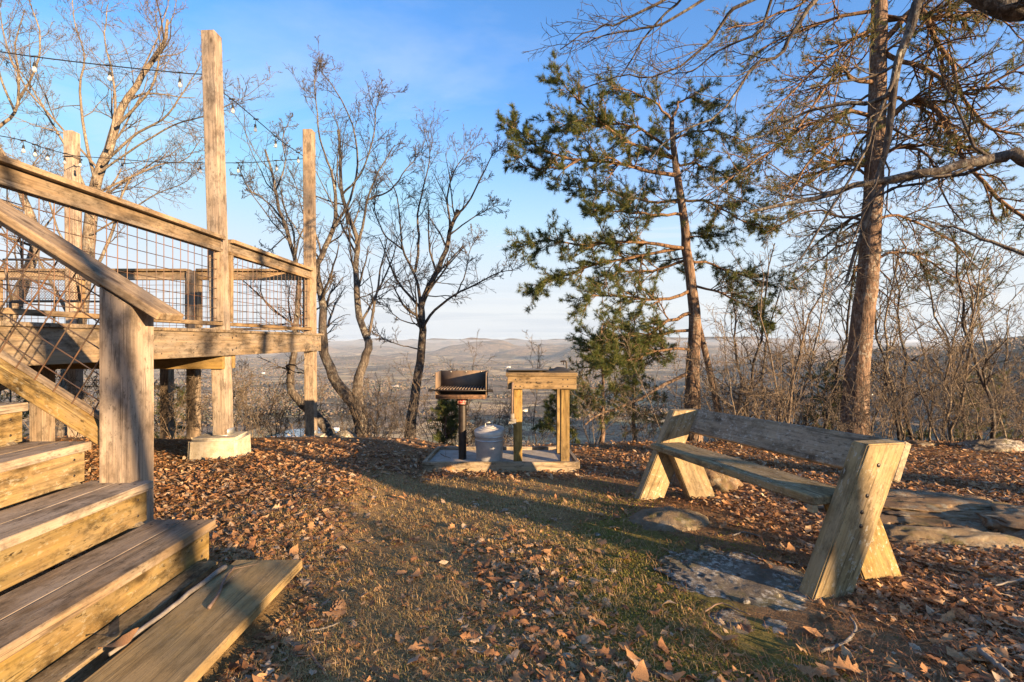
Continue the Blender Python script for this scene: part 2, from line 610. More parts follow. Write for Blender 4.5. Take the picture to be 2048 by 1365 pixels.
M_leaf = island_mat('dry_leaf', [(0, (0.15, 0.075, 0.042)), (0.16, (0.28, 0.135, 0.062)), (0.38, (0.41, 0.205, 0.088)),
                                 (0.6, (0.51, 0.28, 0.125)), (0.8, (0.57, 0.38, 0.21)), (0.92, (0.56, 0.44, 0.31)), (1, (0.22, 0.145, 0.10))], 0.62, 0.22, 0.3, 0.45)
M_needle = island_mat('pine_needle', [(0, (0.048, 0.078, 0.026)), (0.4, (0.088, 0.122, 0.036)), (0.8, (0.14, 0.160, 0.045)), (1, (0.22, 0.18, 0.055))], 0.5, 0.42, 0.35)
M_needle_y = island_mat('pine_needle_yellow', [(0, (0.06, 0.09, 0.026)), (0.5, (0.11, 0.13, 0.034)), (1, (0.20, 0.16, 0.048))], 0.5, 0.42, 0.35)
M_grass = island_mat('dry_grass', [(0, (0.38, 0.25, 0.105)), (0.45, (0.50, 0.35, 0.16)), (0.80, (0.34, 0.21, 0.09)), (0.88, (0.22, 0.185, 0.05)), (0.95, (0.15, 0.165, 0.04)), (1, (0.40, 0.19, 0.085))], 0.6, 0.2, 0.25)
M_mossblade = island_mat('moss_blade', [(0, (0.14, 0.135, 0.025)), (0.5, (0.22, 0.20, 0.04)), (1, (0.30, 0.25, 0.07))], 0.8, 0.2, 0.1)
M_pineneedle_dead = island_mat('fallen_needle', [(0, (0.22, 0.10, 0.05)), (0.5, (0.32, 0.16, 0.08)), (1, (0.38, 0.24, 0.13))], 0.6, 0.1, 0.2)


def simple(name, c, rough=0.6, metal=0.0, var=0.25, sc=12, spec=0.5, bumpd=0.0, c2=None, det=5, lo=0.38, hi=0.64):
    m, t, b, out = new_mat(name)
    tcn = t.nodes.new('ShaderNodeTexCoord')
    n1 = noise(t, tcn.outputs['Object'], sc, det, 0.65)
    cc = mixc(t, ramp(t, n1, [(lo, 0.0), (hi, 1.0)]), c, c2 if c2 else tuple(x * (1 - var) for x in c))
    setin(t, b, 'Base Color', cc)
    setin(t, b, 'Roughness', ramp(t, n1, [(0.3, rough * 0.85), (0.7, min(1, rough * 1.15))]))
    setin(t, b, 'Metallic', metal)
    setin(t, b, 'Specular IOR Level', spec)
    if bumpd:
        bump(t, b, noise(t, tcn.outputs['Object'], sc * 4, 5, 0.7), 0.6, bumpd)
    return m


M_wire = simple('wire_steel', (0.11, 0.085, 0.07), 0.55, 0.6, sc=5, c2=(0.22, 0.12, 0.07))
M_wire_dark = simple('wire_dark', (0.05, 0.045, 0.04), 0.5, 0.5, sc=5)
M_black = simple('black_rubber', (0.018, 0.017, 0.016), 0.55)
M_blacksteel = simple('black_steel', (0.022, 0.020, 0.019), 0.42, 0.3, sc=9, c2=(0.045, 0.033, 0.026))
M_sooty = simple('sooty_steel', (0.10, 0.075, 0.058), 0.75, 0.1, sc=7, c2=(0.20, 0.135, 0.085))
M_rust = simple('rusty_steel', (0.17, 0.09, 0.045), 0.85, 0.1, sc=30, c2=(0.05, 0.03, 0.02))
M_grate = simple('grate_steel', (0.30, 0.23, 0.17), 0.6, 0.3, sc=25, c2=(0.09, 0.06, 0.045))
M_red = simple('red_plate', (0.42, 0.035, 0.03), 0.45, sc=40)
M_palepaint = simple('pale_lettering', (0.72, 0.52, 0.45), 0.5)
M_galv = simple('galvanised', (0.44, 0.44, 0.43), 0.5, 0.5, sc=14, c2=(0.33, 0.335, 0.34))
M_galvlid = simple('galvanised_lid', (0.56, 0.53, 0.47), 0.65, 0.3, sc=9, c2=(0.42, 0.40, 0.37))
M_whitewear = simple('pale_oxide', (0.66, 0.63, 0.57), 0.7, 0.1)
M_conc = simple('concrete', (0.40, 0.37, 0.33), 0.9, 0, sc=7, c2=(0.29, 0.265, 0.235), bumpd=0.004, spec=0.2)
M_conc2 = simple('footing_concrete', (0.47, 0.42, 0.33), 0.95, 0, sc=16, c2=(0.33, 0.28, 0.20), bumpd=0.008, spec=0.15)
M_zinc = simple('zinc_bracket', (0.55, 0.55, 0.52), 0.45, 0.7)
M_chair = simple('chair_metal', (0.16, 0.125, 0.095), 0.5, 0.5, sc=20)
M_cloth = simple('dark_cloth', (0.02, 0.021, 0.025), 0.75)
M_slate = simple('grey_sheet', (0.085, 0.085, 0.088), 0.55)
M_stick = simple('stick_bark', (0.14, 0.122, 0.104), 0.9, sc=20, c2=(0.24, 0.215, 0.185), bumpd=0.004)
M_stick_dark = simple('stick_dark', (0.115, 0.075, 0.055), 0.9, sc=20, c2=(0.20, 0.14, 0.105), bumpd=0.004)
M_cone = simple('cone_scale', (0.22, 0.135, 0.085), 0.8, sc=30)

m, t, b, out = new_mat('bulb_glass')
setin(t, b, 'Base Color', (0.85, 0.82, 0.74))
setin(t, b, 'Roughness', 0.08)
setin(t, b, 'Transmission Weight', 0.7)
setin(t, b, 'IOR', 1.2)
M_bulb = m

m, t, b, out = new_mat('water')
setin(t, b, 'Base Color', (0.10, 0.13, 0.15))
setin(t, b, 'Roughness', 0.12)
tcn = t.nodes.new('ShaderNodeTexCoord')
bump(t, b, noise(t, tcn.outputs['Object'], 0.08, 4), 0.2, 0.6)
M_water = m


def rockmat(name, base, dark, lichen, lich_amt, moss=0.0, ls=26):
    m, t, b, out = new_mat(name)
    tcn = t.nodes.new('ShaderNodeTexCoord')
    v = tcn.outputs['Object']
    n1 = noise(t, v, 5, 7, 0.7, 0.4)
    n2 = noise(t, v, ls, 5, 0.72)
    n3 = noise(t, v, 3.2, 4, 0.6)
    c = ramp(t, n1, [(0.33, dark), (0.62, base)])
    lf = mth(t, 'MULTIPLY', ramp(t, n2, [(0.50, 0.0), (0.56, 1.0)]), ramp(t, n3, [(0.43, 0.0), (0.53, 1.0)]))
    c = mixc(t, mth(t, 'MULTIPLY', lf, lich_amt), c, lichen)
    if moss:
        c = mixc(t, mth(t, 'MULTIPLY', ramp(t, noise(t, mapping(t, v, loc=(4, 2, 1)), 3.6, 6, 0.7), [(0.52, 0), (0.62, 1)]), moss), c, (0.10, 0.095, 0.022))
    setin(t, b, 'Base Color', c)
    setin(t, b, 'Roughness', 0.93)
    setin(t, b, 'Specular IOR Level', 0.2)
    bump(t, b, mth(t, 'ADD', noise(t, v, 24, 10, 0.82), mth(t, 'MULTIPLY', noise(t, v, 7, 6, 0.7, 0.6), 0.6)), 1.0, 0.022)
    return m


M_slab = rockmat('lichened_stone', (0.25, 0.21, 0.16), (0.095, 0.076, 0.056), (0.50, 0.47, 0.40), 0.95, 0.5, 34)
M_boulder = rockmat('sandstone', (0.27, 0.185, 0.11), (0.10, 0.066, 0.042), (0.36, 0.36, 0.29), 0.5, 0.45, 16)
M_mossrock = rockmat('mossy_sandstone', (0.27, 0.21, 0.14), (0.14, 0.10, 0.06), (0.40, 0.38, 0.30), 0.4, 0.9, 18)

# the ground: soil, dry grass and moss near by; winter woods and fields in the valley
m, t, b, out = new_mat('ground')
ge = t.nodes.new('ShaderNodeNewGeometry')
pos = ge.outputs['Position']


def attr(t, n):
    a = t.nodes.new('ShaderNodeAttribute')
    a.attribute_name = n
    return a.outputs['Fac']


n1 = noise(t, pos, 3.0, 6, 0.7)
n2 = noise(t, pos, 22, 6, 0.75)
n3 = noise(t, pos, 90, 4, 0.7)
soil = ramp(t, n2, [(0.3, (0.10, 0.058, 0.03)), (0.5, (0.21, 0.125, 0.063)), (0.7, (0.34, 0.21, 0.11))])
straw = ramp(t, n3, [(0.3, (0.18, 0.115, 0.05)), (0.55, (0.33, 0.225, 0.105)), (0.75, (0.45, 0.32, 0.155))])
mossc = ramp(t, n2, [(0.3, (0.07, 0.058, 0.016)), (0.55, (0.16, 0.14, 0.034)), (0.75, (0.25, 0.20, 0.06))])
nearc = mixc(t, ramp(t, mth(t, 'ADD', mth(t, 'MULTIPLY', n1, 0.5), mth(t, 'MULTIPLY', attr(t, 'grassy'), 0.5)), [(0.42, 0.0), (0.62, 0.8)]), soil, straw)
nearc = mixc(t, ramp(t, mth(t, 'MULTIPLY', attr(t, 'mossy'), mth(t, 'ADD', mth(t, 'MULTIPLY', noise(t, pos, 5.5, 6, 0.75), 1.25), mth(t, 'MULTIPLY', n3, 0.5))), [(0.50, 0.0), (0.74, 0.85)]), nearc, mossc)
ln = t.nodes.new('ShaderNodeVectorMath')
ln.operation = 'LENGTH'
t.links.new(pos, ln.inputs[0])
dist = ln.outputs['Value']
# far woods
f1 = noise(t, mapping(t, pos, (1 / 16, 1 / 16, 1 / 30)), 1.0, 5, 0.7)
f2 = noise(t, mapping(t, pos, (1 / 420, 1 / 260, 1 / 400)), 1.0, 5, 0.62)
f3 = noise(t, mapping(t, pos, (1 / 1500, 1 / 620, 1 / 900), (3, 5, 0)), 1.0, 5, 0.6)
woods = ramp(t, f1, [(0.32, (0.085, 0.064, 0.048)), (0.5, (0.24, 0.178, 0.115)), (0.66, (0.40, 0.295, 0.18))])
ever = ramp(t, f1, [(0.3, (0.025, 0.032, 0.022)), (0.7, (0.065, 0.075, 0.045))])
woods = mixc(t, mth(t, 'MULTIPLY', ramp(t, f2, [(0.51, 0.0), (0.57, 1.0)]), 0.75), woods, ever)
vo = t.nodes.new('ShaderNodeTexVoronoi')
wn_ = t.nodes.new('ShaderNodeTexNoise')
wn_.inputs['Scale'].default_value = 1.0
wn_.inputs['Detail'].default_value = 4
t.links.new(mapping(t, pos, (1 / 300, 1 / 300, 0.0)), wn_.inputs['Vector'])
wsc = t.nodes.new('ShaderNodeVectorMath')
wsc.operation = 'SCALE'
wsc.inputs['Scale'].default_value = 420.0
t.links.new(wn_.outputs['Color'], wsc.inputs[0])
wad = t.nodes.new('ShaderNodeVectorMath')
t.links.new(pos, wad.inputs[0])
t.links.new(wsc.outputs[0], wad.inputs[1])
fpos = mapping(t, wad.outputs[0], (1 / 820, 1 / 520, 0.0), (0.3, 0.2, 0), (0, 0, 0.25))
t.links.new(fpos, vo.inputs['Vector'])
sepc = t.nodes.new('ShaderNodeSeparateColor')
t.links.new(vo.outputs['Color'], sepc.inputs[0])
fsel = mth(t, 'MULTIPLY', ramp(t, sepc.outputs[0], [(0.52, 0.0), (0.55, 1.0)]), ramp(t, f3, [(0.42, 0.0), (0.47, 1.0)]))
fsel = mth(t, 'MULTIPLY', fsel, ramp(t, noise(t, mapping(t, pos, (1 / 150, 1 / 150, 0)), 1, 4, 0.6), [(0.40, 0.0), (0.46, 1.0)]))
sz = t.nodes.new('ShaderNodeSeparateXYZ')
t.links.new(pos, sz.inputs[0])
fsel = mth(t, 'MULTIPLY', fsel, ramp(t, mth(t, 'MULTIPLY_ADD', sz.outputs['Z'], 1 / 100, 2.9), [(0.42, 1.0), (0.62, 0.0)]))
fieldc = ramp(t, sepc.outputs[1], [(0, (0.42, 0.31, 0.17)), (0.4, (0.52, 0.39, 0.22)), (0.7, (0.37, 0.28, 0.16)), (1, (0.26, 0.235, 0.13))])
vm = noise(t, mapping(t, pos, (1 / 85, 1 / 60, 0.0), (9, 2, 0)), 1.0, 4, 0.7)
woods = mixc(t, ramp(t, vm, [(0.36, 0.75), (0.60, 0.0)]), woods, (0.075, 0.058, 0.046))
fieldc = mixc(t, mth(t, 'MULTIPLY', ramp(t, vm, [(0.40, 1.0), (0.62, 0.0)]), 0.25), fieldc, (0.30, 0.25, 0.14))
ve = t.nodes.new('ShaderNodeTexVoronoi')
ve.feature = 'DISTANCE_TO_EDGE'
t.links.new(fpos, ve.inputs['Vector'])
farc = mixc(t, fsel, woods, fieldc)
farc = mixc(t, ramp(t, mth(t, 'ADD', ve.outputs['Distance'], mth(t, 'MULTIPLY', vm, 0.03)), [(0.02, 0.7), (0.035, 0.0)]), farc, (0.11, 0.085, 0.065))
slope = ramp(t, n2, [(0.3, (0.10, 0.07, 0.05)), (0.7, (0.24, 0.17, 0.12))])
fm = ramp(t, mth(t, 'DIVIDE', dist, 60.0), [(0.12, 0.0), (0.2, 0.5), (0.6, 0.5), (1.0, 1.0)])
mid = mixc(t, ramp(t, mth(t, 'DIVIDE', dist, 20.0), [(0.45, 0.0), (0.7, 1.0)]), nearc, slope)
cc = mixc(t, ramp(t, mth(t, 'DIVIDE', dist, 300.0), [(0.1, 0.0), (0.5, 1.0)]), mid, farc)
setin(t, b, 'Base Color', cc)
setin(t, b, 'Roughness', 0.95)
setin(t, b, 'Specular IOR Level', 0.1)
bn = t.nodes.new('ShaderNodeBump')
bn.inputs['Strength'].default_value = 0.8
bn.inputs['Distance'].default_value = 0.03
t.links.new(mth(t, 'ADD', n2, mth(t, 'MULTIPLY', n3, 0.4)), bn.inputs['Height'])
bf = t.nodes.new('ShaderNodeBump')
bf.inputs['Strength'].default_value = 0.9
bf.inputs['Distance'].default_value = 16.0
t.links.new(mth(t, 'MULTIPLY', f1, ramp(t, mth(t, 'DIVIDE', dist, 300.0), [(0.3, 0.0), (1.0, 1.0)])), bf.inputs['Height'])
t.links.new(bn.outputs[0], bf.inputs['Normal'])
t.links.new(bf.outputs[0], b.inputs['Normal'])
M_ground = m

# ------------------------------------------------------------------ ground sheet
def zones(x, y):
    """how grassy / mossy / leafy the hilltop is"""
    nz = fbm(x * 1.6, y * 1.6, 4, 201)
    moss = np.exp(-(((x - 0.62) / 0.50) ** 2 + ((y - 2.45) / 0.85) ** 2)) * 1.25 + np.exp(-(((x - 0.75) / 0.35) ** 2 + ((y - 1.55) / 0.28) ** 2)) * 1.1
    moss += 0.45 * np.exp(-(((x - 0.45) / 0.7) ** 2 + ((y - 3.7) / 0.5) ** 2)) + 0.15 * np.exp(-(((x - 0.0) / 0.8) ** 2 + ((y - 2.0) / 0.5) ** 2))
    grass = sstep(0.95, 0.3, x) * sstep(-2.6, -1.0, x + 0.25 * y - 0.6) * sstep(5.0, 4.0, y)
    leaf = 0.05 + 0 * x
    leaf = leaf + 0.95 * sstep(-0.75, -1.25, x + 0.18 * (y - 2.5)) * sstep(5.6, 4.6, y) * sstep(-4.6, -3.2, x)
    leaf = leaf + 0.9 * sstep(1.35, 1.75, x) + 0.75 * sstep(0.75, 1.25, x - 0.1) * sstep(1.62, 1.3, y)
    leaf = leaf + 0.75 * sstep(4.2, 4.55, y) * sstep(6.6, 5.8, y) + 0.35 * sstep(1.0, 1.5, x) * sstep(2.6, 3.2, y)
    leaf = leaf + 0.85 * np.exp(-(((x - 0.08 + 0.15 * (y - 2.3)) / 0.26) ** 2 + ((y - 2.25) / 0.55) ** 2))
    leaf = leaf + 0.5 * np.exp(-(((x - 0.42) / 0.4) ** 2 + ((y - 1.35) / 0.2) ** 2))
    leaf = leaf * (0.35 + 1.3 * nz)
    leaf = leaf * (1 - 0.55 * np.clip(moss, 0, 1))
    return np.clip(grass * (0.4 + nz), 0, 1), np.clip(moss, 0, 1), np.clip(leaf, 0, 1.3)


ang = np.concatenate([np.linspace(-62, 62, 330), np.linspace(62, 298, 44)[1:-1]])
ang = np.radians(ang)
rad = [0.22]
while rad[-1] < 44000:
    rad.append(rad[-1] * (1.031 if rad[-1] < 30 or rad[-1] > 700 else 1.045))
rad = np.array(rad)
RR, AA = np.meshgrid(rad, ang, indexing='ij')
X, Y = RR * np.sin(AA), RR * np.cos(AA)
Z = G(X, Y)
nr, na = RR.shape
ii = np.arange(nr - 1)[:, None] * na
jj = np.arange(na)[None, :]
j2 = (jj + 1) % na
quads = np.stack([ii + jj, ii + na + jj, ii + na + j2, ii + j2], -1).reshape(-1, 4)
V = np.stack([X, Y, Z], -1).reshape(-1, 3)
gz, mz, lz = zones(X.ravel(), Y.ravel())
V = np.vstack([V, [[0, 0, g1(0, 0)]]])
ctr = len(V) - 1
tris = np.stack([np.full(na, ctr), np.arange(na), (np.arange(na) + 1) % na], -1)
me = mesh_np('ground', V, quads, tris, M_ground, True, {'grassy': np.append(gz, 0.5), 'mossy': np.append(mz, 0)})
V_ground_min = V[:, 2].min()
ground = obj('ground', me)
tag(ground, 'leaf strewn grassy hilltop falling away to the wide brown winter valley', kind='structure')


def water_sheet(px, py, z, sx, sy, label):
    d = (z - ZC) / ((682.5 - py) / F)
    c = W(px, py, d)
    a = np.linspace(0, 2 * np.pi, 40, endpoint=False)
    rr = 1 + 0.35 * (fbm(np.cos(a) * 1.5 + px, np.sin(a) * 1.5, 3, 8) - 0.5) * 2
    v = np.stack([c[0] + sx * rr * np.cos(a), c[1] + sy * rr * np.sin(a), np.full(40, z)], -1)
    v = np.vstack([v, [[c[0], c[1], z]]])
    o = obj('pond', mesh_np('pond', v, None, [[40, i, (i + 1) % 40] for i in range(40)], M_water))
    return tag(o, label, kind='structure')

# ------------------------------------------------------------------ deck
ZD = ZC + 0.115                # top of the deck boards
YM = 5.13                      # the tall middle post
DX = -2.94                     # outer face of the side fascia
DY = 7.47                      # outer (far) face of the end fascia
deck = thing('deck', (-4.8, 5.0, g1(-4.8, 5.0)), 'raised weathered wooden deck with wire mesh railing and tall light posts', 'deck')
y = 0.9
while y < DY - 0.02:
    board('deck_board', deck, (-7.6, y + 0.07, ZD - 0.014), (DX + 0.022 + random.uniform(-.006, .006), y + 0.07, ZD - 0.014), 0.138, 0.028, M_fascia)
    y += 0.1445
board('fascia', deck, (DX - 0.019, 0.9, ZD - 0.148), (DX - 0.019, DY, ZD - 0.148), 0.038, 0.236, M_fascia)
board('fascia', deck, (-7.6, DY - 0.019, ZD - 0.148), (DX - 0.04, DY - 0.019, ZD - 0.148), 0.038, 0.236, M_fascia)
for jx in np.arange(-7.2, -3.1, 0.42):
    board('joist', deck, (jx, 0.9, ZD - 0.14), (jx, DY - 0.042, ZD - 0.14), 0.038, 0.21, M_rail)
for by in (YM - 0.095, YM + 0.095, 2.4):
    board('beam', deck, (-7.6, by, ZD - 0.33), (DX - 0.05, by, ZD - 0.33), 0.04, 0.15, M_plank)


def post(parent, x, y, z0, z1, lean=(0, 0), s=0.14, mat=None, name='post'):
    p0 = Vector((x, y, z0))
    p1 = Vector((x + lean[0], y + lean[1], z1))
    return board(name, parent, p0, p1, s, s, mat or M_post, up=(0, -1, 0), bev=0.005)


PX = DX - 0.04 - 0.07
p_mid = (PX, 5.00)
p_cor = (PX, DY - 0.04 - 0.07)
ztall = ZC + 3.17
# tall light posts; each stands on the footing and passes inside the fascia
post(deck, PX, YM, g1(PX, YM) + 0.215, ztall + 0.08, (-0.13, 0.0))
post(deck, PX, DY - 0.11, g1(PX, DY - .11) + 0.04, ztall + 0.02, (-0.03, 0.0))
post(deck, -6.62, DY - 0.11, g1(-6.6, DY - .1) - 0.1, ztall, (-0.06, 0.0))
post(deck, -4.83, DY - 0.11, g1(-4.8, DY - .1) - 0.1, ZC + 1.06)
# under deck posts
post(deck, -4.85, 5.01, g1(-4.85, 5) - 0.1, ZD - 0.25)
post(deck, -5.62, 7.9, g1(-5.6, 7.9) - 0.1, ZD - 0.25)
post(deck, -6.75, 5.9, g1(-6.75, 5.9) - 0.1, ZD - 0.25)
board('brace', deck, (-6.7, 5.8, ZC - 0.75), (-5.35, 5.8, ZC - 0.22), 0.038, 0.14, M_post, up=(0, 0, 1))
# railings
ZR = ZC + 1.09


def wire_panel(parent, p0, p1, z0, z1, sp=0.102, r=0.0034, mat=M_wire, name='wire_panel'):
    """a square-mesh panel between two plan points"""
    p0, p1 = np.array(p0), np.array(p1)
    L = np.linalg.norm(p1 - p0)
    u = (p1 - p0) / L
    nrm = np.array([-u[1], u[0]]) * r * 1.6
    A = Acc()
    for s in np.arange(sp * 0.5, L, sp):
        q = p0 + u * s
        w = random.uniform(-.003, .003)
        zz = np.linspace(z0, z1, 4)
        P = np.stack([np.full(4, q[0] + w), np.full(4, q[1] + w), zz], -1)
        A.tube(P, r, 5)
    for z in np.arange(z0 + sp * 0.35, z1, sp):
        a = np.array([p0[0] + nrm[0], p0[1] + nrm[1], z])
        c = np.array([p1[0] + nrm[0], p1[1] + nrm[1], z + random.uniform(-.004, .004)])
        P = np.linspace(a, c, 6)
        P[1:-1, 2] += np.random.default_rng(int(z * 1000)).normal(0, .0015, 4)
        A.tube(P, r, 5)
    return tag(obj(name, A.mesh(name, mat), None, parent), kind=None)


def rail_bay(parent, a, c):
    """top cap, under rail, bottom rail, end stiles and mesh between two posts (plan points)"""
    a, c = Vector((a[0], a[1], 0)), Vector((c[0], c[1], 0))
    u = (c - a).normalized()
    up = Vector((0, 0, 1))
    board('rail_cap', parent, a + up * (ZR - 0.019) - u * 0.0, c + up * (ZR - 0.019), 0.14, 0.038, M_rail)
    board('under_rail', parent, a + up * (ZR - 0.085), c + up * (ZR - 0.085), 0.038, 0.088, M_rail)
    board('under_rail', parent, a + up * (ZR - 0.147) , c + up * (ZR - 0.147), 0.075, 0.034, M_rail)
    board('bottom_rail', parent, a + up * (ZD + 0.065), c + up * (ZD + 0.065), 0.085, 0.036, M_rail)
    for q in (a + u * 0.02, c - u * 0.02):
        board('stile', parent, q + up * (ZD + 0.09), q + up * (ZR - 0.166), 0.085, 0.038, M_rail, up=(u.x, u.y, 0))
    wire_panel(parent, (a + u * 0.04)[:2], (c - u * 0.04)[:2], ZD + 0.085, ZR - 0.165)


hx = 0.072
rail_bay(deck, (PX, 0.9), (PX, YM - hx))
rail_bay(deck, (PX, YM + hx), (PX, DY - 0.11 - hx))
rail_bay(deck, (PX - hx, DY - 0.11), (-4.83 + hx, DY - 0.11))
rail_bay(deck, (-4.83 - hx, DY - 0.11), (-6.62 + hx, DY - 0.11))
rail_bay(deck, (-6.62 - hx, DY - 0.11), (-7.8, DY - 0.11))


# concrete footings under the two outer posts, with zinc post bases
def footing(parent, x, y, z, sx, sy, h, rz):
    bm = bmesh.new()
    bmesh.ops.create_cube(bm, size=1)
    for v in bm.verts:
        k = 1.0 if v.co.z < 0 else 0.96
        v.co = Vector((v.co.x * sx * k, v.co.y * sy * k, v.co.z * h))
    bmesh.ops.bevel(bm, geom=list(bm.edges), offset=0.03, segments=3, affect='EDGES')
    me = smooth_auto(mesh_bm('footing', bm, M_conc2, True), 50)
    M = Matrix.Translation((x, y, z)) @ Matrix.Rotation(rz, 4, 'Z')
    return obj('concrete_footing', me, M, parent)


fz = g1(PX, YM)
footing(deck, PX - 0.02, YM - 0.02, fz + 0.075, 0.48, 0.42, 0.31, R(9))
A = Acc()
A.box((PX, YM, fz + 0.234), (0.155, 0.155, 0.008))
A.box((PX + 0.075, YM, fz + 0.266), (0.005, 0.13, 0.062))
A.box((PX - 0.075, YM, fz + 0.266), (0.005, 0.13, 0.062))
obj('post_base', A.mesh('post_base', M_zinc, False), None, deck)
fz = g1(PX, DY - .11)
footing(deck, PX + 0.04, DY - 0.13, fz - 0.03, 0.36, 0.34, 0.16, R(3))
A = Acc()
A.box((PX + 0.075, DY - 0.11, fz + 0.09), (0.005, 0.13, 0.06))
obj('post_base', A.mesh('post_base', M_zinc, False), None, deck)

# ------------------------------------------------------------------ stairs
XS, YS, RUN, RISE, ZG = -1.35, 2.205, 0.282, 0.178, ZC - 0.99
stairs = thing('stairs', (-1.9, 1.4, ZG), 'weathered wooden steps with a sloped handrail and diamond set wire mesh', 'stairs')
for k in range(6):
    zt = ZG + RISE * (k + 1)
    xf = XS - RUN * k
    board('tread', stairs, (xf - 0.066, 0.2, zt - 0.019), (xf - 0.066, YS + random.uniform(-.004, .004), zt - 0.019), 0.138, 0.038, M_tread)
    board('tread', stairs, (xf - 0.21, 0.2, zt - 0.019), (xf - 0.21, YS + random.uniform(-.004, .004), zt - 0.019), 0.140, 0.038, M_tread)
    board('riser', stairs, (xf - 0.040, 0.2, zt - 0.038 - 0.07), (xf - 0.040, YS - 0.006, zt - 0.038 - 0.07), 0.140, 0.036, M_riser, up=(1, 0, 0))
    if k == 0:
        board('toe_board', stairs, (xf + 0.032, 0.2, ZG - 0.01), (xf + 0.032, YS - 0.10, ZG - 0.01), 0.088, 0.088, M_riser, up=(1, 0, 0))
for sy in (YS - 0.06, 1.2, 0.4):
    board('stringer', stairs, (XS - 0.10, sy, ZG - 0.06), (XS - 0.10 - RUN * 6, sy, ZG - 0.06 + RISE * 6), 0.038, 0.2, M_riser)
# newel post, its top cut to the slope of the rail
SL = RISE / RUN
NX0, NX1, NY0, NY1 = -1.848, -1.705, 2.168, 2.312
zr = lambda x: ZC + 0.105 + (-1.53 - x) * SL        # line of the rail's top at its outer end
bm = bmesh.new()
bmesh.ops.create_cube(bm, size=1)
nxc = (NX0 + NX1) / 2
for v in bm.verts:
    x = v.co.x * (NX1 - NX0)
    yv = v.co.y * (NY1 - NY0)
    z = (zr(nxc + x) - 0.052 / math.cos(math.atan(SL)) - ZG) if v.co.z > 0 else -0.15
    v.co = Vector((z, x, yv))                        # local X runs up the post: the grain
bmesh.ops.recalc_face_normals(bm, faces=list(bm.faces))
bmesh.ops.bevel(bm, geom=list(bm.edges), offset=0.004, segments=2, affect='EDGES')
Mn = Matrix(((0, 1, 0, nxc), (0, 0, 1, (NY0 + NY1) / 2), (1, 0, 0, ZG), (0, 0, 0, 1)))
obj('newel_post', mesh_bm('newel_post', bm, M_post), Mn, stairs)
cs, sn = math.cos(math.atan(SL)), math.sin(math.atan(SL))
un = Vector((sn, 0, cs))                             # normal of the rail's top
pa = Vector((-1.56, 2.235, zr(-1.56)))
pb = Vector((-3.2, 2.235, zr(-3.2)))
board('handrail', stairs, pa - un * 0.019, pb - un * 0.019, 0.165, 0.038, M_rail, up=un, bev=0.006)
board('under_rail', stairs, Vector((NX0, 2.24, zr(NX0))) - un * 0.055, pb + Vector((0, .005, 0)) - un * 0.055, 0.06, 0.034, M_rail, up=un)
zl = lambda x: ZC - 0.41 + (NX0 - x) * SL
la = Vector((NX0 + 0.02, 2.235, zl(NX0 + 0.02)))
lb = Vector((-3.2, 2.235, zl(-3.2)))
board('lower_rail', stairs, la - un * 0.03, lb - un * 0.03, 0.088, 0.07, M_riser, up=un)
board('mesh_stop', stairs, la + un * 0.018 + Vector((0, .015, 0)), lb + un * 0.018 + Vector((0, .015, 0)), 0.03, 0.022, M_rail, up=un)
A = Acc()
ud = Vector((-cs, 0, sn))
base = Vector((NX0, 2.24, zl(NX0)))
top = (zr(NX0) - zl(NX0)) * cs - 0.06
for s in np.arange(-0.02, top, 0.102):
    p = base + un * s
    p = p + ud * ((p.x - NX0) / cs)
    q = p + ud * 1.7
    A.tube(np.linspace(np.array(p), np.array(q), 4), 0.0034, 6)
for s in np.arange(-0.6, 1.7, 0.102):
    p = base + ud * s + Vector((0, -0.006, 0))
    q = p + un * top
    p, q = np.array(p), np.array(q)
    # trim at the newel
    if p[0] > NX0 and q[0] > NX0: continue
    if q[0] > NX0:
        q = p + (q - p) * (NX0 - p[0]) / (q[0] - p[0])
    A.tube(np.linspace(p, q, 4), 0.0034, 6)
obj('wire_panel', A.mesh('stair_wire', M_wire), None, stairs)

# loose plank on the ground at the foot of the stairs
plank = board('loose_plank', None, (-1.058, 0.35, ZC - 0.972), (-1.058, 2.115, ZC - 0.972), 0.292, 0.040, M_plank, bev=0.005)
tag(plank, 'wide yellowish plank lying flat on the ground along the lowest step', 'plank')


def stick(name, pts, r0, r1, mat, label, cat='stick', k=14, twigs=0, group=None):
    P = catmull(pts, k)
    P[1:-1] += rng.normal(0, r0 * 0.25, (k - 2, 3))
    A = Acc()
    A.tube(P, np.linspace(r0, r1, k), 7, cap=True)
    for _ in range(twigs):
        i = rng.integers(2, k - 2)
        d = rng.normal(0, 1, 3)
        d[2] = abs(d[2]) * 0.3
        d = norm(d) * rng.uniform(0.03, 0.1)
        A.tube(np.linspace(P[i], P[i] + d, 4), np.linspace(r0 * .5, r0 * .2, 4), 5)
    o = obj(name, A.mesh(name, mat))
    return tag(o, label, cat, group)


zp = ZC - 0.952
stick('stick', [(-1.195, 2.02, zp + .012), (-1.21, 1.8, zp + .006), (-1.215, 1.6, zp + .004), (-1.22, 1.47, zp + .002)], 0.0105, 0.006, M_stick,
      'straight grey stick lodged between the lowest step and the plank')
stick('twig', [(-1.165, 2.04, zp + .004), (-1.15, 1.98, zp + .010), (-1.13, 1.90, zp + .012), (-1.10, 1.82, zp + .006), (-1.075, 1.72, zp + .005)], 0.0035, 0.006, M_stick_dark,
      'small curved dark twig lying on the yellowish plank', 'twig', twigs=2)

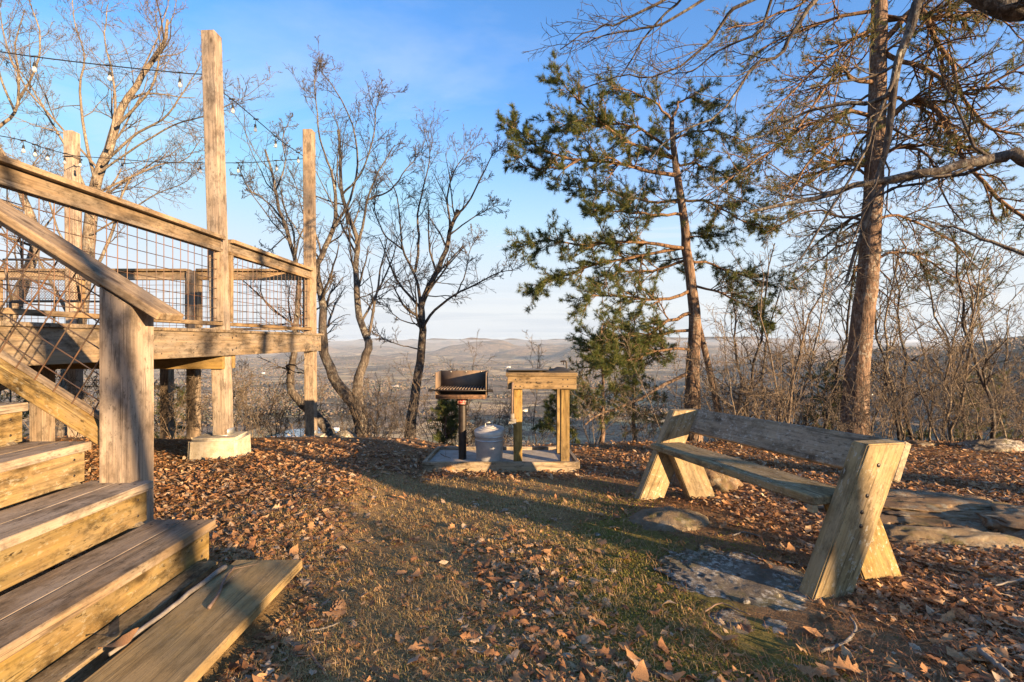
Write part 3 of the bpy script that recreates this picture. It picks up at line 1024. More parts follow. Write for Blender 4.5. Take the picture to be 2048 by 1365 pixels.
# ------------------------------------------------------------------ bench
ax = Vector((-0.204, 0.979, 0)).normalized()         # near end to far end
bk = Vector((0.979, 0.204, 0)).normalized()          # towards the back
O = Vector((1.262, 2.055, 0))
zb_near, zb_far = ZC - 1.105, ZC - 1.205
BL = 1.68
LT = 0.085                                            # leg thickness
bench = thing('bench', (1.25, 2.9, ZC - 1.15), 'weathered lichen speckled wooden bench with crossed plank legs', 'bench')
zslope = (zb_far - zb_near) / BL


def bpt(a, b_, z):
    """bench coordinates: along the bench, towards the back, up"""
    p = O + ax * a + bk * b_
    p.z = zb_near + zslope * a * 0.82 + z
    return p


def prism(name, prof, a0, a1, mat, parent, long_dir):
    """extrude a side profile (b,z) from a0 to a1 along the bench; grain along long_dir"""
    d = Vector((long_dir[0], long_dir[1])).normalized()
    e = Vector((-d.y, d.x))
    bm = bmesh.new()
    c = Vector((sum(p[0] for p in prof) / len(prof), sum(p[1] for p in prof) / len(prof)))
    rows = []
    for aa in (-(a1 - a0) / 2, (a1 - a0) / 2):
        rows.append([bm.verts.new(((Vector(p) - c).dot(d), (Vector(p) - c).dot(e), aa)) for p in prof])
    n = len(prof)
    bm.faces.new(rows[0][::-1])
    bm.faces.new(rows[1])
    for i in range(n):
        bm.faces.new((rows[0][i], rows[0][(i + 1) % n], rows[1][(i + 1) % n], rows[1][i]))
    bmesh.ops.recalc_face_normals(bm, faces=list(bm.faces))
    bmesh.ops.bevel(bm, geom=list(bm.edges), offset=0.006, segments=2, affect='EDGES')
    me = mesh_bm(name, bm, mat)
    w = lambda q: bk * q.x + Vector((0, 0, q.y))
    Mx = Matrix((w(d), w(e), -ax if w(d).cross(w(e)).dot(-ax) > 0 else ax)).transposed().to_4x4()
    Mx.translation = bpt((a0 + a1) / 2, c.x, c.y)
    return obj(name, me, Mx, parent)


HB, TL = 0.655, 0.46                                  # height, lean of the long legs
longp = [(0, 0.0), (0.205, 0.0), (0.205 + TL * HB, HB), (TL * HB, HB)]
SH = 0.375
shortp = [(0.395, 0.0), (0.610, 0.0), (0.610 - 0.47 * SH, SH), (0.395 - 0.47 * SH, SH)]
for (a0, inner, ln_, sh) in ((0.0, 1, 0.0, 0.0), (BL - LT, -1, 0.0, 0.0)):
    prism('leg', [(p[0], p[1] - (0.03 if p[1] == 0 else 0)) for p in longp], a0, a0 + LT, M_benchleg, bench, (TL, 1))
    s0 = a0 + LT + 0.002 if inner > 0 else a0 - LT - 0.002
    prism('leg', [(p[0], p[1] - (0.03 if p[1] == 0 else 0)) for p in shortp], s0, s0 + LT, M_benchleg, bench, (-0.47, 1))
# seat and backrest
st = 0.415
board('seat', bench, bpt(LT + 0.003, 0.225, st - 0.02), bpt(BL - LT - 0.003, 0.225, st - 0.02), 0.25, 0.042, M_bench, bev=0.006)
lean = Vector((bk.x * TL, bk.y * TL, 1)).normalized()
bn_ = Vector((-bk.x, -bk.y, TL)).normalized()
for nm in ('backrest',):
    c0 = bpt(0, 0.205 + TL * (HB - 0.095) + 0.022, HB - 0.088)
    c1 = bpt(BL, 0.205 + TL * (HB - 0.095) + 0.022, HB - 0.088)
    board(nm, bench, c0, c1, 0.185, 0.042, M_bench, up=bn_, bev=0.006)
board('cleat', bench, bpt(LT + 0.004, 0.115, st - 0.058), bpt(LT + 0.04, 0.115, st - 0.058), 0.03, 0.034, M_plank)

# ------------------------------------------------------------------ cooking pad
ZP = ZC - 1.19
pad = thing('concrete_pad', (-0.11, 5.0, ZP - 0.08), 'small concrete pad framed in boards under the grill and table', 'pad')
x0, x1, y0, y1 = -0.87, 0.655, 4.70, 5.38
A = Acc()
bm = bmesh.new()
bmesh.ops.create_grid(bm, x_segments=24, y_segments=12, size=0.5)
for v in bm.verts:
    X_, Y_ = v.co.x * (x1 - x0 - 0.07), v.co.y * (y1 - y0 - 0.07)
    v.co = Vector((X_, Y_, 0.006 * (float(fbm(np.array(X_ * 3), np.array(Y_ * 3), 3, 4)) - 0.5)))
ret = bmesh.ops.extrude_face_region(bm, geom=list(bm.faces))
for v in [e for e in ret['geom'] if isinstance(e, bmesh.types.BMVert)]:
    v.co.z -= 0.11
bmesh.ops.recalc_face_normals(bm, faces=list(bm.faces))
obj('slab', mesh_bm('slab', bm, M_conc), Matrix.Translation(((x0 + x1) / 2, (y0 + y1) / 2, ZP - 0.012)), pad)
for (p, q, w_) in (((x0, y0, 0), (x1, y0, 0), 0), ((x0 + 0.06, y1, 0), (x1 - 0.06, y1, 0), 0)):
    board('edge_board', pad, (p[0], p[1], ZP - 0.045), (q[0], q[1], ZP - 0.045), 0.036, 0.13, M_kerb)
board('edge_board', pad, (x0 + 0.018, y0 + 0.019, ZP - 0.043), (x0 + 0.06, y1 + 0.018, ZP - 0.043), 0.036, 0.13, M_kerb)
board('edge_board', pad, (x1 - 0.018, y0 + 0.019, ZP - 0.043), (x1 - 0.05, y1 + 0.018, ZP - 0.043), 0.036, 0.13, M_kerb)

# ------------------------------------------------------------------ park grill
gx, gy = -0.505, 4.95
grill = thing('charcoal_grill', (gx, gy, ZP - 0.01), 'black steel park grill with open firebox on a round post', 'grill')
zb = ZC - 0.567
zt_ = ZC - 0.312
A = Acc()
zz = np.linspace(ZP - 0.01, zb - 0.005, 6)
A.tube(np.stack([np.full(6, gx), np.full(6, gy), zz], -1), 0.0405, 24)
obj('post', A.mesh('grill_post', M_blacksteel), None, grill)
A = Acc()
A.box((gx, gy - 0.01, zb - 0.045), (0.108, 0.10, 0.075))
collar = obj('collar', A.mesh('collar', M_blacksteel, False), None, grill)
A = Acc()
A.box((gx - 0.003, gy - 0.0625, zb - 0.045), (0.076, 0.004, 0.050))
lp = obj('maker_plate', A.mesh('maker_plate', M_red, False), None, grill)
tag(lp, 'small red plate with pale lettering below the firebox')
A = Acc()
yy = gy - 0.0655
for (cx_, cz, w_, h_) in ((-0.019, 0.0135, 0.026, 0.0065), (0.017, 0.0135, 0.032, 0.0065), (-0.012, 0.002, 0.030, 0.002), (0.016, -0.004, 0.02, 0.002), (0, -0.0125, 0.056, 0.002), (0, -0.018, 0.056, 0.002),
                        (-0.036, 0, 0.0025, 0.044), (0.036, 0, 0.0025, 0.044), (0, 0.0225, 0.07, 0.002), (0, -0.0225, 0.07, 0.002)):
    A.box((gx - 0.003 + cx_, yy, zb - 0.045 + cz), (w_, 0.002, h_))
obj('lettering', A.mesh('lettering', M_palepaint, False), None, lp)
bw, bd = 0.49, 0.36
A = Acc()
A.box((gx, gy + bd / 2, (zb + zt_) / 2), (bw, 0.005, zt_ - zb))
obj('back_panel', A.mesh('back_panel', M_sooty, False), None, grill)
for s in (-1, 1):
    A = Acc()
    A.box((gx + s * (bw / 2 + 0.003), gy, (zb + zt_) / 2), (0.005, bd, zt_ - zb))
    obj('side_panel', A.mesh('side_panel', M_sooty, False), None, grill)
A = Acc()
A.box((gx, gy, zb + 0.0), (bw, bd, 0.006))
A.box((gx, gy - bd / 2 + 0.003, zb + 0.02), (bw, 0.005, 0.036))
obj('fire_tray', A.mesh('fire_tray', M_rust, False), None, grill)
grate = thing('grate', (gx, gy, zb + 0.09), None, None)
grate.parent = grill
grate.matrix_basis = Matrix.Translation((0, 0, zb + 0.09 - (ZP - 0.01)))
zg_ = zb + 0.087
for i in range(16):
    xx = gx - bw / 2 + 0.02 + i * (bw - 0.04) / 15
    A = Acc()
    A.box((xx, gy - 0.005, zg_ + 0.004), (0.013, bd - 0.03, 0.008))
    obj('bar', A.mesh('grate_bar', M_grate, False), None, grate)
for yy_ in (gy - bd / 2 - 0.004, gy + bd / 2 - 0.02):
    A = Acc()
    ext = 0.07 if yy_ < gy else -0.01
    A.tube(np.array([[gx - bw / 2 - ext, yy_, zg_ - 0.006], [gx, yy_, zg_ - 0.006], [gx + bw / 2 + ext, yy_, zg_ - 0.006]]), 0.0075, 8, cap=True)
    obj('frame_bar', A.mesh('frame_bar', M_blacksteel), None, grate)
for s in (-1, 1):
    a = np.linspace(0, 5 * 2 * np.pi, 60)
    A = Acc()
    hx_ = gx + s * (bw / 2 + 0.02 + a / a[-1] * 0.055)
    A.tube(np.stack([hx_, gy - bd / 2 - 0.004 + 0.013 * np.cos(a), zg_ - 0.006 + 0.013 * np.sin(a)], -1), 0.0033, 6)
    obj('handle', A.mesh('coil_handle', M_blacksteel), None, grate)
for xx in (-0.14, 0.02, 0.18):
    A = Acc()
    A.tube(np.array([[gx + xx, gy + bd / 2 - 0.002, zt_ - 0.012], [gx + xx, gy + bd / 2 - 0.008, zt_ - 0.012]]), 0.006, 10, cap=True)
    obj('rivet', A.mesh('rivet', M_zinc), None, grill)

# ------------------------------------------------------------------ ash can
cxn, cyn = -0.225, 4.84
can = thing('ash_can', (cxn, cyn, ZP - 0.008), 'small galvanised metal can with tilted lid beside the grill', 'can')


def lathe(prof, seg=40, cx=0.0, cy=0.0, z0=0.0):
    a = np.arange(seg) / seg * 2 * np.pi
    P = np.array([[[r * math.cos(t) + cx, r * math.sin(t) + cy, z + z0] for t in a] for r, z in prof])
    k = len(prof)
    q = []
    for i in range(k - 1):
        for j in range(seg):
            q.append([i * seg + j, i * seg + (j + 1) % seg, (i + 1) * seg + (j + 1) % seg, (i + 1) * seg + j])
    return P.reshape(-1, 3), q


A = Acc()
prof = [(0.0, 0.004), (0.122, 0.004), (0.126, 0.0), (0.130, 0.008), (0.127, 0.014), (0.130, 0.03), (0.138, 0.21), (0.145, 0.218), (0.138, 0.228), (0.140, 0.25), (0.148, 0.258), (0.141, 0.27), (0.143, 0.295), (0.139, 0.295), (0.13, 0.02)]
V_, q_ = lathe(prof, 44)
A.add(V_, q_)
obj('body', smooth_auto(A.mesh('can_body', M_galv), 35), Matrix.Translation((cxn, cyn, ZP - 0.008)), can)
A = Acc()
V_, q_ = lathe([(0.0, 0.046), (0.03, 0.045), (0.05, 0.046), (0.054, 0.041), (0.08, 0.038), (0.084, 0.033), (0.11, 0.029), (0.114, 0.023), (0.150, 0.012), (0.154, 0.006), (0.154, -0.022), (0.150, -0.022), (0.148, 0.004), (0.0, 0.05)], 44)
A.add(V_, q_)
Ml = Matrix.Translation((cxn, cyn, ZP - 0.008 + 0.303)) @ Matrix.Rotation(R(4), 4, 'Y') @ Matrix.Rotation(R(7), 4, 'X')
Ml = Matrix.Translation((cxn, cyn, ZP - 0.008 + 0.307)) @ Matrix.Rotation(R(-4), 4, 'Y') @ Matrix.Rotation(R(6), 4, 'X')
lid = obj('lid', smooth_auto(A.mesh('can_lid', M_galvlid), 35), Ml, can)
A = Acc()
A.tube(np.array([[-0.036, 0, 0.04], [-0.036, 0, 0.074], [-0.03, 0, 0.080], [0.03, 0, 0.080], [0.036, 0, 0.074], [0.036, 0, 0.04]]), 0.0045, 8)
A.tube(np.array([[-0.032, 0, 0.081], [0.032, 0, 0.081]]), 0.0075, 10, cap=True)
obj('handle', A.mesh('lid_handle', M_galvlid), Ml, lid)
for s in (-1, 1):
    A = Acc()
    a = np.linspace(0, np.pi, 12)
    A.tube(np.stack([np.full(12, 0.003), 0.035 * np.cos(a), -0.045 * np.sin(a)], -1), 0.004, 6)
    obj('handle', A.mesh('side_handle', M_galv), Matrix.Translation((cxn + s * 0.143, cyn, ZP + 0.20)), can)
# worn pale patches, flat oxide marks on the sheet metal
for (a0, z0_, w_, h_) in ((-0.52, 0.10, 0.075, 0.075), (-0.62, 0.232, 0.05, 0.03)):
    pass

# ------------------------------------------------------------------ prep table
tx0, tx1, ty0, ty1 = -0.005, 0.605, 4.745, 5.24
ZT = ZC - 0.345
table = thing('prep_table', ((tx0 + tx1) / 2, (ty0 + ty1) / 2, ZP), 'narrow wooden prep table with thick apron and hooks beside the grill', 'table')
for lx, ly in ((tx0 + 0.062, ty0 + 0.045), (tx1 - 0.085, ty0 + 0.045), (tx0 + 0.062, ty1 - 0.045), (tx1 - 0.085, ty1 - 0.045)):
    board('leg', table, (lx, ly, ZP - 0.006), (lx, ly, ZT - 0.002), 0.085, 0.085, M_tleg, up=(0, -1, 0), bev=0.004)
board('apron', table, (tx0 - 0.04, ty0 - 0.021, ZT - 0.062), (tx1 + 0.02, ty0 - 0.021, ZT - 0.062), 0.036, 0.122, M_table)
board('apron', table, (tx0 - 0.04, ty1 + 0.02, ZT - 0.062), (tx1 + 0.02, ty1 + 0.02, ZT - 0.062), 0.036, 0.122, M_table)
for xx in (tx0 - 0.022, tx1 + 0.002):
    board('apron', table, (xx, ty0 - 0.002, ZT - 0.062), (xx, ty1 + 0.001, ZT - 0.062), 0.034, 0.121, M_table)
nb = 4
wb = (ty1 - ty0 + 0.10) / nb
for i in range(nb):
    yb = ty0 - 0.05 + wb * (i + 0.5)
    board('top_board', table, (tx0 - 0.055, yb, ZT + 0.019), (tx1 + 0.03, yb, ZT + 0.019), wb - 0.005, 0.036, M_table)
for i, hx_ in enumerate((0.17, 0.262, 0.372)):
    A = Acc()
    yh = ty0 - 0.041
    zh = ZT - 0.060
    tilt = (0.0, -0.004, 0.006)[i]
    A.tube(np.array([[hx_ - 0.02, yh + 0.002, zh + 0.01], [hx_ - 0.02, yh - 0.006, zh + 0.008], [hx_ - 0.02, yh - 0.007, zh - 0.002], [hx_ + 0.02, yh - 0.008, zh - 0.002 + tilt], [hx_ + 0.022, yh - 0.008, zh + 0.010 + tilt]]), 0.0024, 6)
    obj('hook', A.mesh('hook', M_blacksteel), None, table)
# dark sheet, cloth and clamp lying on the table
ZTT = ZT + 0.038
A = Acc()
bm = bmesh.new()
bmesh.ops.create_cube(bm, size=1)
for v in bm.verts:
    v.co = Vector((v.co.x * 0.40, v.co.y * 0.44, v.co.z * 0.008))
bmesh.ops.bevel(bm, geom=list(bm.edges), offset=0.002, segments=1, affect='EDGES')
sheet = obj('griddle_sheet', mesh_bm('griddle_sheet', bm, M_slate), Matrix.Translation((0.155, 4.985, ZTT + 0.014)) @ Matrix.Rotation(R(-2.2), 4, 'X') @ Matrix.Rotation(R(1.5), 4, 'Z'))
tag(sheet, 'flat dark grey sheet covering one half of the prep table top', 'tray')
gxv, gyv = np.meshgrid(np.linspace(-1, 1, 18), np.linspace(-1, 1, 14), indexing='ij')
hh = 0.038 * np.exp(-((gxv - 0.1) ** 2 * 2 + gyv ** 2 * 1.5)) + 0.022 * (fbm(gxv * 3, gyv * 3, 3, 66) - 0.4)
hh = np.maximum(hh, 0.002) * (1 - 0.85 * np.clip(np.maximum(abs(gxv), abs(gyv)) - 0.75, 0, .25) / .25)
Vc = np.stack([0.47 + gxv * 0.125 + 0.02 * gyv, 4.95 + gyv * 0.12, ZTT + 0.003 + hh], -1).reshape(-1, 3)
qi = np.arange(17)[:, None] * 14 + np.arange(13)[None]
qc = np.stack([qi, qi + 14, qi + 15, qi + 1], -1).reshape(-1, 4)
o = obj('crumpled_cloth', mesh_np('cloth', Vc, qc, None, M_cloth))
sm = o.modifiers.new('thickness', 'SOLIDIFY'); sm.thickness = 0.003
tag(o, 'crumpled black cloth lying on the prep table', 'cloth')
A = Acc()
A.tube(catmull([(0.578, 5.15, ZTT), (0.578, 5.15, ZTT + 0.06), (0.577, 5.15, ZTT + 0.083), (0.56, 5.15, ZTT + 0.095), (0.535, 5.15, ZTT + 0.092), (0.515, 5.15, ZTT + 0.088)], 14), 0.0085, 8, cap=True)
A.tube(np.array([[0.548, 5.15, ZTT + 0.092], [0.546, 5.15, ZTT + 0.055]]), 0.006, 8, cap=True)
A.tube(np.array([[0.578, 5.15, ZTT], [0.578, 5.15, ZTT + 0.01]]), 0.02, 10, cap=True)
tag(obj('table_tap', A.mesh('table_tap', M_blacksteel)), 'small dark metal tap fitting standing at the back of the prep table', 'tap')
# scraper brush hanging on the table's end
hbx, hby = 0.002, ty0 - 0.06
brush = thing('grill_brush', (hbx, hby, ZT - 0.46), 'worn grill brush hanging by its long dark handle from the prep table', 'brush')
A = Acc()
A.tube(catmull([(hbx + 0.012, hby + 0.01, ZT - 0.062), (hbx + 0.002, hby, ZT - 0.075), (hbx, hby, ZT - 0.2), (hbx - 0.002, hby, ZT - 0.36)], 12), 0.0105, 8, cap=True)
obj('handle', A.mesh('brush_handle', M_stick_dark), None, brush)
A = Acc()
A.box((hbx - 0.002, hby, ZT - 0.385), (0.045, 0.02, 0.06))
A.box((hbx + 0.004, hby, ZT - 0.42), (0.07, 0.024, 0.024))
obj('head', A.mesh('brush_head', M_stick, False), None, brush)
A = Acc()
for i in range(60):
    px_, py_ = hbx + rng.uniform(-.03, .038), hby + rng.uniform(-.01, .01)
    A.tube(np.array([[px_, py_, ZT - 0.43], [px_ + rng.normal(0, .006), py_ + rng.normal(0, .006), ZT - 0.455]]), 0.0012, 3)
obj('bristles', A.mesh('bristles', M_whitewear), None, brush)

# ------------------------------------------------------------------ string lights
def strand(pts_list, bulbs, label, sag=0.0):
    """pts through which the cable runs; bulbs at fractions"""
    P = catmull(pts_list, 40)
    root = thing('string_lights', P[0], label, 'string lights', 'string lights hung between the deck posts')
    A = Acc()
    A.tube(P, 0.0055, 6)
    obj('cable', A.mesh('cable', M_black), None, root)
    seg = np.concatenate([[0], np.cumsum(np.linalg.norm(np.diff(P, axis=0), axis=1))])
    for f in bulbs:
        s = f * seg[-1]
        p = np.array([np.interp(s, seg, P[:, i]) for i in range(3)])
        lean_ = rng.normal(0, 0.05, 2)
        A = Acc()
        q = p + np.array([lean_[0] * .06, lean_[1] * .06, -0.058])
        A.tube(np.array([p, (p + q) / 2, q]), 0.0035, 5)
        A.tube(np.array([p + [-.03, 0, .003], p + [.03, 0, .003]]), 0.009, 6, cap=True)
        V_, q_ = lathe([(0.0, 0.0), (0.011, -0.002), (0.0165, -0.010), (0.0165, -0.038), (0.020, -0.042), (0.020, -0.052), (0.013, -0.053), (0.0, -0.053)], 12)
        A.add(V_ * 0.74 + q, q_)
        sk = obj('socket', A.mesh('socket', M_black), None, root)
        A = Acc()
        V_, q_ = lathe([(0.012, -0.052), (0.014, -0.06), (0.023, -0.075), (0.0275, -0.092), (0.026, -0.108), (0.018, -0.121), (0.007, -0.127), (0.0, -0.128)], 14)
        A.add(V_ * 0.74 + q, q_)
        obj('bulb', A.mesh('bulb', M_bulb), None, sk)
    return root


strand([W(-60, 95, 4.75), W(70, 114, 4.8), W(220, 132, 4.88), W(360, 146, 5.02), W(404, 149, 5.08)], [0.28, 0.605, 0.905],
       'string of clear bulbs running from the tallest post towards the house')
strand([W(447, 186, 5.20), W(480, 212, 5.4), W(520, 246, 6.0), W(565, 284, 6.7), W(606, 312, 7.3)], [0.045, 0.33, 0.62, 0.93],
       'string of clear bulbs sloping between the tallest post and the corner post')
strand([W(606, 318, 7.36), W(550, 322, 7.38), W(480, 326, 7.36), W(330, 325, 7.36), W(187, 315, 7.36)], [0.13, 0.31, 0.49, 0.68, 0.865],
       'nearly level string of clear bulbs along the far railing of the deck')
strand([W(186, 315, 7.30), W(150, 312, 7.0), W(90, 297, 6.4), W(40, 280, 5.9), W(-60, 262, 5.3)], [0.1, 0.25, 0.42, 0.56, 0.68],
       'string of bulbs leading from the weathered post at the back out past the house side')
A = Acc()
for dz in (0, -0.012):
    a = np.linspace(0, 2 * np.pi, 5) + np.pi / 4
    c = W(167, 316, 7.36)
    A.tube(np.stack([-6.66 + 0.105 * np.cos(a), DY - 0.11 + 0.105 * np.sin(a), np.full(5, c[2] + dz)], -1), 0.0045, 5)
tag(obj('wire_loop', A.mesh('wire_loop', M_black)), 'dark cable wound round the weathered post at the back of the deck', 'cable')

# ------------------------------------------------------------------ mesh chair on the deck
cxh, cyh = -5.55, 6.05
chair = thing('mesh_loveseat', (cxh, cyh, ZD), 'dark expanded metal patio seat standing on the deck behind the railing', 'chair')


def mesh_sheet(o, u, v, nu, nv, sp, r):
    """diamond mesh in the parallelogram o + u*[0,nu] + v*[0,nv] (metres)"""
    A = Acc()
    o, u, v = np.array(o, float), norm(np.array(u, float)), norm(np.array(v, float))
    P = []
    for s in np.arange(-nv, nu, sp):
        for sg in (1, -1):
            a0 = max(0, -s) if sg > 0 else 0
            # line (s+t, t)
            t0, t1 = max(0, -s), min(nv, nu - s)
            if t1 - t0 < sp * 0.4: continue
            pa_, pb_ = (s + t0, t0), (s + t1, t1)
            if sg < 0:
                pa_, pb_ = (nu - pa_[0], pa_[1]), (nu - pb_[0], pb_[1])
            P.append([o + u * pa_[0] + v * pa_[1], o + u * pb_[0] + v * pb_[1]])
    P = np.array(P)
    A.tube(P, np.full(P.shape[:2], r), 4)
    return A


wch, dch = 0.82, 0.55
obj('back_mesh', mesh_sheet((cxh - wch / 2, cyh - dch / 2, ZD + 0.36), (1, 0, 0), (0, -0.2, 1), wch, 0.46, 0.034, 0.0022).mesh('back_mesh', M_chair), None, chair)
obj('seat_mesh', mesh_sheet((cxh - wch / 2, cyh - dch / 2, ZD + 0.36), (1, 0, 0), (0, 1, 0.08), wch, dch, 0.034, 0.0022).mesh('seat_mesh', M_chair), None, chair)
fr = [(cxh - wch / 2, cyh - dch / 2, ZD + 0.36), (cxh - wch / 2, cyh - dch / 2 - 0.09, ZD + 0.84), (cxh + wch / 2, cyh - dch / 2 - 0.09, ZD + 0.84), (cxh + wch / 2, cyh - dch / 2, ZD + 0.36), (cxh - wch / 2, cyh - dch / 2, ZD + 0.36)]
A = Acc()
for p, q in zip(fr[:-1], fr[1:]):
    A.tube(np.array([p, q]), 0.013, 8, cap=True)
obj('back_frame', A.mesh('back_frame', M_chair), None, chair)
A = Acc()
fs = [(cxh - wch / 2, cyh - dch / 2, ZD + 0.355), (cxh - wch / 2, cyh + dch / 2, ZD + 0.40), (cxh + wch / 2, cyh + dch / 2, ZD + 0.40), (cxh + wch / 2, cyh - dch / 2, ZD + 0.355)]
for p, q in zip(fs[:-1], fs[1:]):
    A.tube(np.array([p, q]), 0.013, 8, cap=True)
obj('seat_frame', A.mesh('seat_frame', M_chair), None, chair)
for s in (-1, 1):
    A = Acc()
    xx = cxh + s * (wch / 2 + 0.02)
    A.tube(catmull([(xx, cyh - dch / 2 - 0.05, ZD + 0.62), (xx, cyh - 0.1, ZD + 0.64), (xx, cyh + dch / 2, ZD + 0.60), (xx, cyh + dch / 2 + 0.02, ZD + 0.45), (xx, cyh + dch / 2, ZD + 0.0)], 16), 0.014, 8, cap=True)
    obj('arm', A.mesh('chair_arm', M_chair), None, chair)
    A = Acc()
    A.tube(np.array([(xx, cyh - dch / 2, ZD + 0.38), (xx, cyh - dch / 2 + 0.03, ZD)]), 0.014, 8, cap=True)
    obj('leg', A.mesh('chair_leg', M_chair), None, chair)


# ------------------------------------------------------------------ screws and bolts
_sv, _sq = lathe([(0.0, 0.0022), (0.006, 0.0018), (0.0075, 0.0), (0.0075, -0.004)], 10)
screw_me = mesh_np('screw', _sv, _sq, None, M_blacksteel)


def screw(parent, p, n, s=1.0, name='screw'):
    q = Vector((0, 0, 1)).rotation_difference(Vector(n)).to_matrix().to_4x4()
    return obj(name, screw_me, Matrix.Translation(Vector(p)) @ q @ Matrix.Diagonal((s, s, s, 1)), parent)


for k in range(4):
    zt = ZG + RISE * (k + 1)
    xf = XS - RUN * k
    for yy in (YS - 0.06, 1.2):
        for dx in (-0.035, -0.10, -0.175, -0.245):
            if k and dx < -0.2: continue
            screw(stairs, (xf + dx, yy, zt), (0, 0, 1), 0.8)
        for dz in (-0.07, -0.14):
            screw(stairs, (xf - 0.022, yy, zt + dz), (1, 0, 0), 0.8)
for py_ in (YM, DY - 0.11):
    for dz in (-0.08, -0.21):
        screw(deck, (DX, py_ - 0.03, ZD + dz), (1, 0, 0), 1.6, 'bolt')
        screw(deck, (DX, py_ + 0.04, ZD + dz + 0.02), (1, 0, 0), 1.6, 'bolt')
for yy in np.arange(1.2, DY, 0.41):
    screw(deck, (DX, yy, ZD - 0.06), (1, 0, 0))
    screw(deck, (DX, yy, ZD - 0.22), (1, 0, 0))
for (b_, z_) in ((0.10 + TL * 0.36, 0.36), (0.10 + TL * 0.42, 0.43), (0.10 + TL * 0.55, 0.56), (0.26, 0.30)):
    screw(bench, bpt(-0.0005, b_, z_), -ax, 1.3, 'bolt')
for xx in (tx0 + 0.04, tx0 + 0.085, tx1 - 0.11, tx1 - 0.065):
    for dz in (-0.03, -0.095):
        screw(table, (xx, ty0 - 0.0392, ZT + dz), (0, -1, 0), 0.9)

# ------------------------------------------------------------------ trees
def interp_poly(P, Rr, idx, t):
    k = P.shape[1]
    u = t * (k - 1)
    i = np.minimum(u.astype(int), k - 2)
    f = (u - i)[:, None]
    p = P[idx, i] * (1 - f) + P[idx, i + 1] * f
    tan = norm(P[idx, i + 1] - P[idx, i])
    r = Rr[idx, i] * (1 - f[:, 0]) + Rr[idx, i + 1] * f[:, 0]
    return p, tan, r


def spawn(P, Rr, nper, t0, t1, L, ang, up=0.0, wig=0.18, k=5, rs=0.55, rmin=0.003, tip=0.35, angj=0.25, flat=0.0, lfall=0.45, keep=1.0, bias=None, rg=None):
    """children branches along parents P[n,k,3]; L = (lo, hi) in metres or, if negative, as a share of the parent's length"""
    rg = rg or rng
    n = P.shape[0]
    idx = np.repeat(np.arange(n), nper)
    j = np.tile(np.arange(nper), n)
    t = t0 + (t1 - t0) * (j + rg.random(len(idx))) / nper
    if keep < 1:
        msk = rg.random(len(idx)) < keep
        idx, t = idx[msk], t[msk]
    p, tan, r = interp_poly(P, Rr, idx, t)
    rv = rg.normal(0, 1, (len(idx), 3))
    if flat: rv[:, 2] *= (1 - flat)
    perp = norm(rv - (rv * tan).sum(1, keepdims=True) * tan)
    a = (ang + angj * rg.normal(0, 1, len(idx)))[:, None]
    d = norm(np.cos(a) * tan + np.sin(a) * perp)
    if bias is not None:
        d = norm(d + np.asarray(bias))
    plen = np.linalg.norm(np.diff(P, axis=1), axis=2).sum(1)[idx]
    lo, hi = L
    u = rg.random(len(idx))
    ln_ = (-(lo) + (-(hi) + lo) * u) * plen if lo < 0 else lo + (hi - lo) * u
    ln_ = ln_ * (1 - lfall * t)
    out = np.empty((len(idx), k, 3))
    out[:, 0] = p
    step = (ln_ / (k - 1))[:, None]
    upv = np.array([0, 0, 1.0])
    for s in range(1, k):
        d = norm(d + wig * rg.normal(0, 1, d.shape) + up * upv)
        out[:, s] = out[:, s - 1] + d * step
    r0 = np.clip(np.minimum(r * rs, 0.03 + 0 * r), rmin, None)
    rad_ = r0[:, None] * np.linspace(1, tip, k)[None]
    rad_ = np.maximum(rad_, rmin * np.linspace(1, 0.6, k)[None])
    return out, rad_


def curve_px(pts, d0, d1=None, k=18, jit=0.0):
    """main limb through photograph points; depth from d0 to d1"""
    d1 = d0 if d1 is None else d1
    n = len(pts)
    P = np.array([W(p[0], p[1], d0 + (d1 - d0) * i / (n - 1) if len(p) < 3 else p[2]) for i, p in enumerate(pts)])
    C = catmull(P, k)
    if jit:
        C[1:-1] += rng.normal(0, jit, (k - 2, 3))
    return C


def rads(r0, r1, k, flare=0.0):
    u = np.linspace(0, 1, k)
    r = r0 + (r1 - r0) * u ** 0.85
    return r * (1 + flare * np.exp(-u * 14))


def root_to_ground(C):
    """extend a trunk's first point straight down into the ground"""
    z = g1(C[0, 0], C[0, 1])
    C = C.copy()
    if C[0, 2] > z - 0.1:
        C[0, 2] = z - 0.12
    return C


def add_limb(root, name, C, r, mat, sides=9):
    A = Acc()
    A.tube(C, r, sides)
    return obj(name, A.mesh(name, mat), None, root)


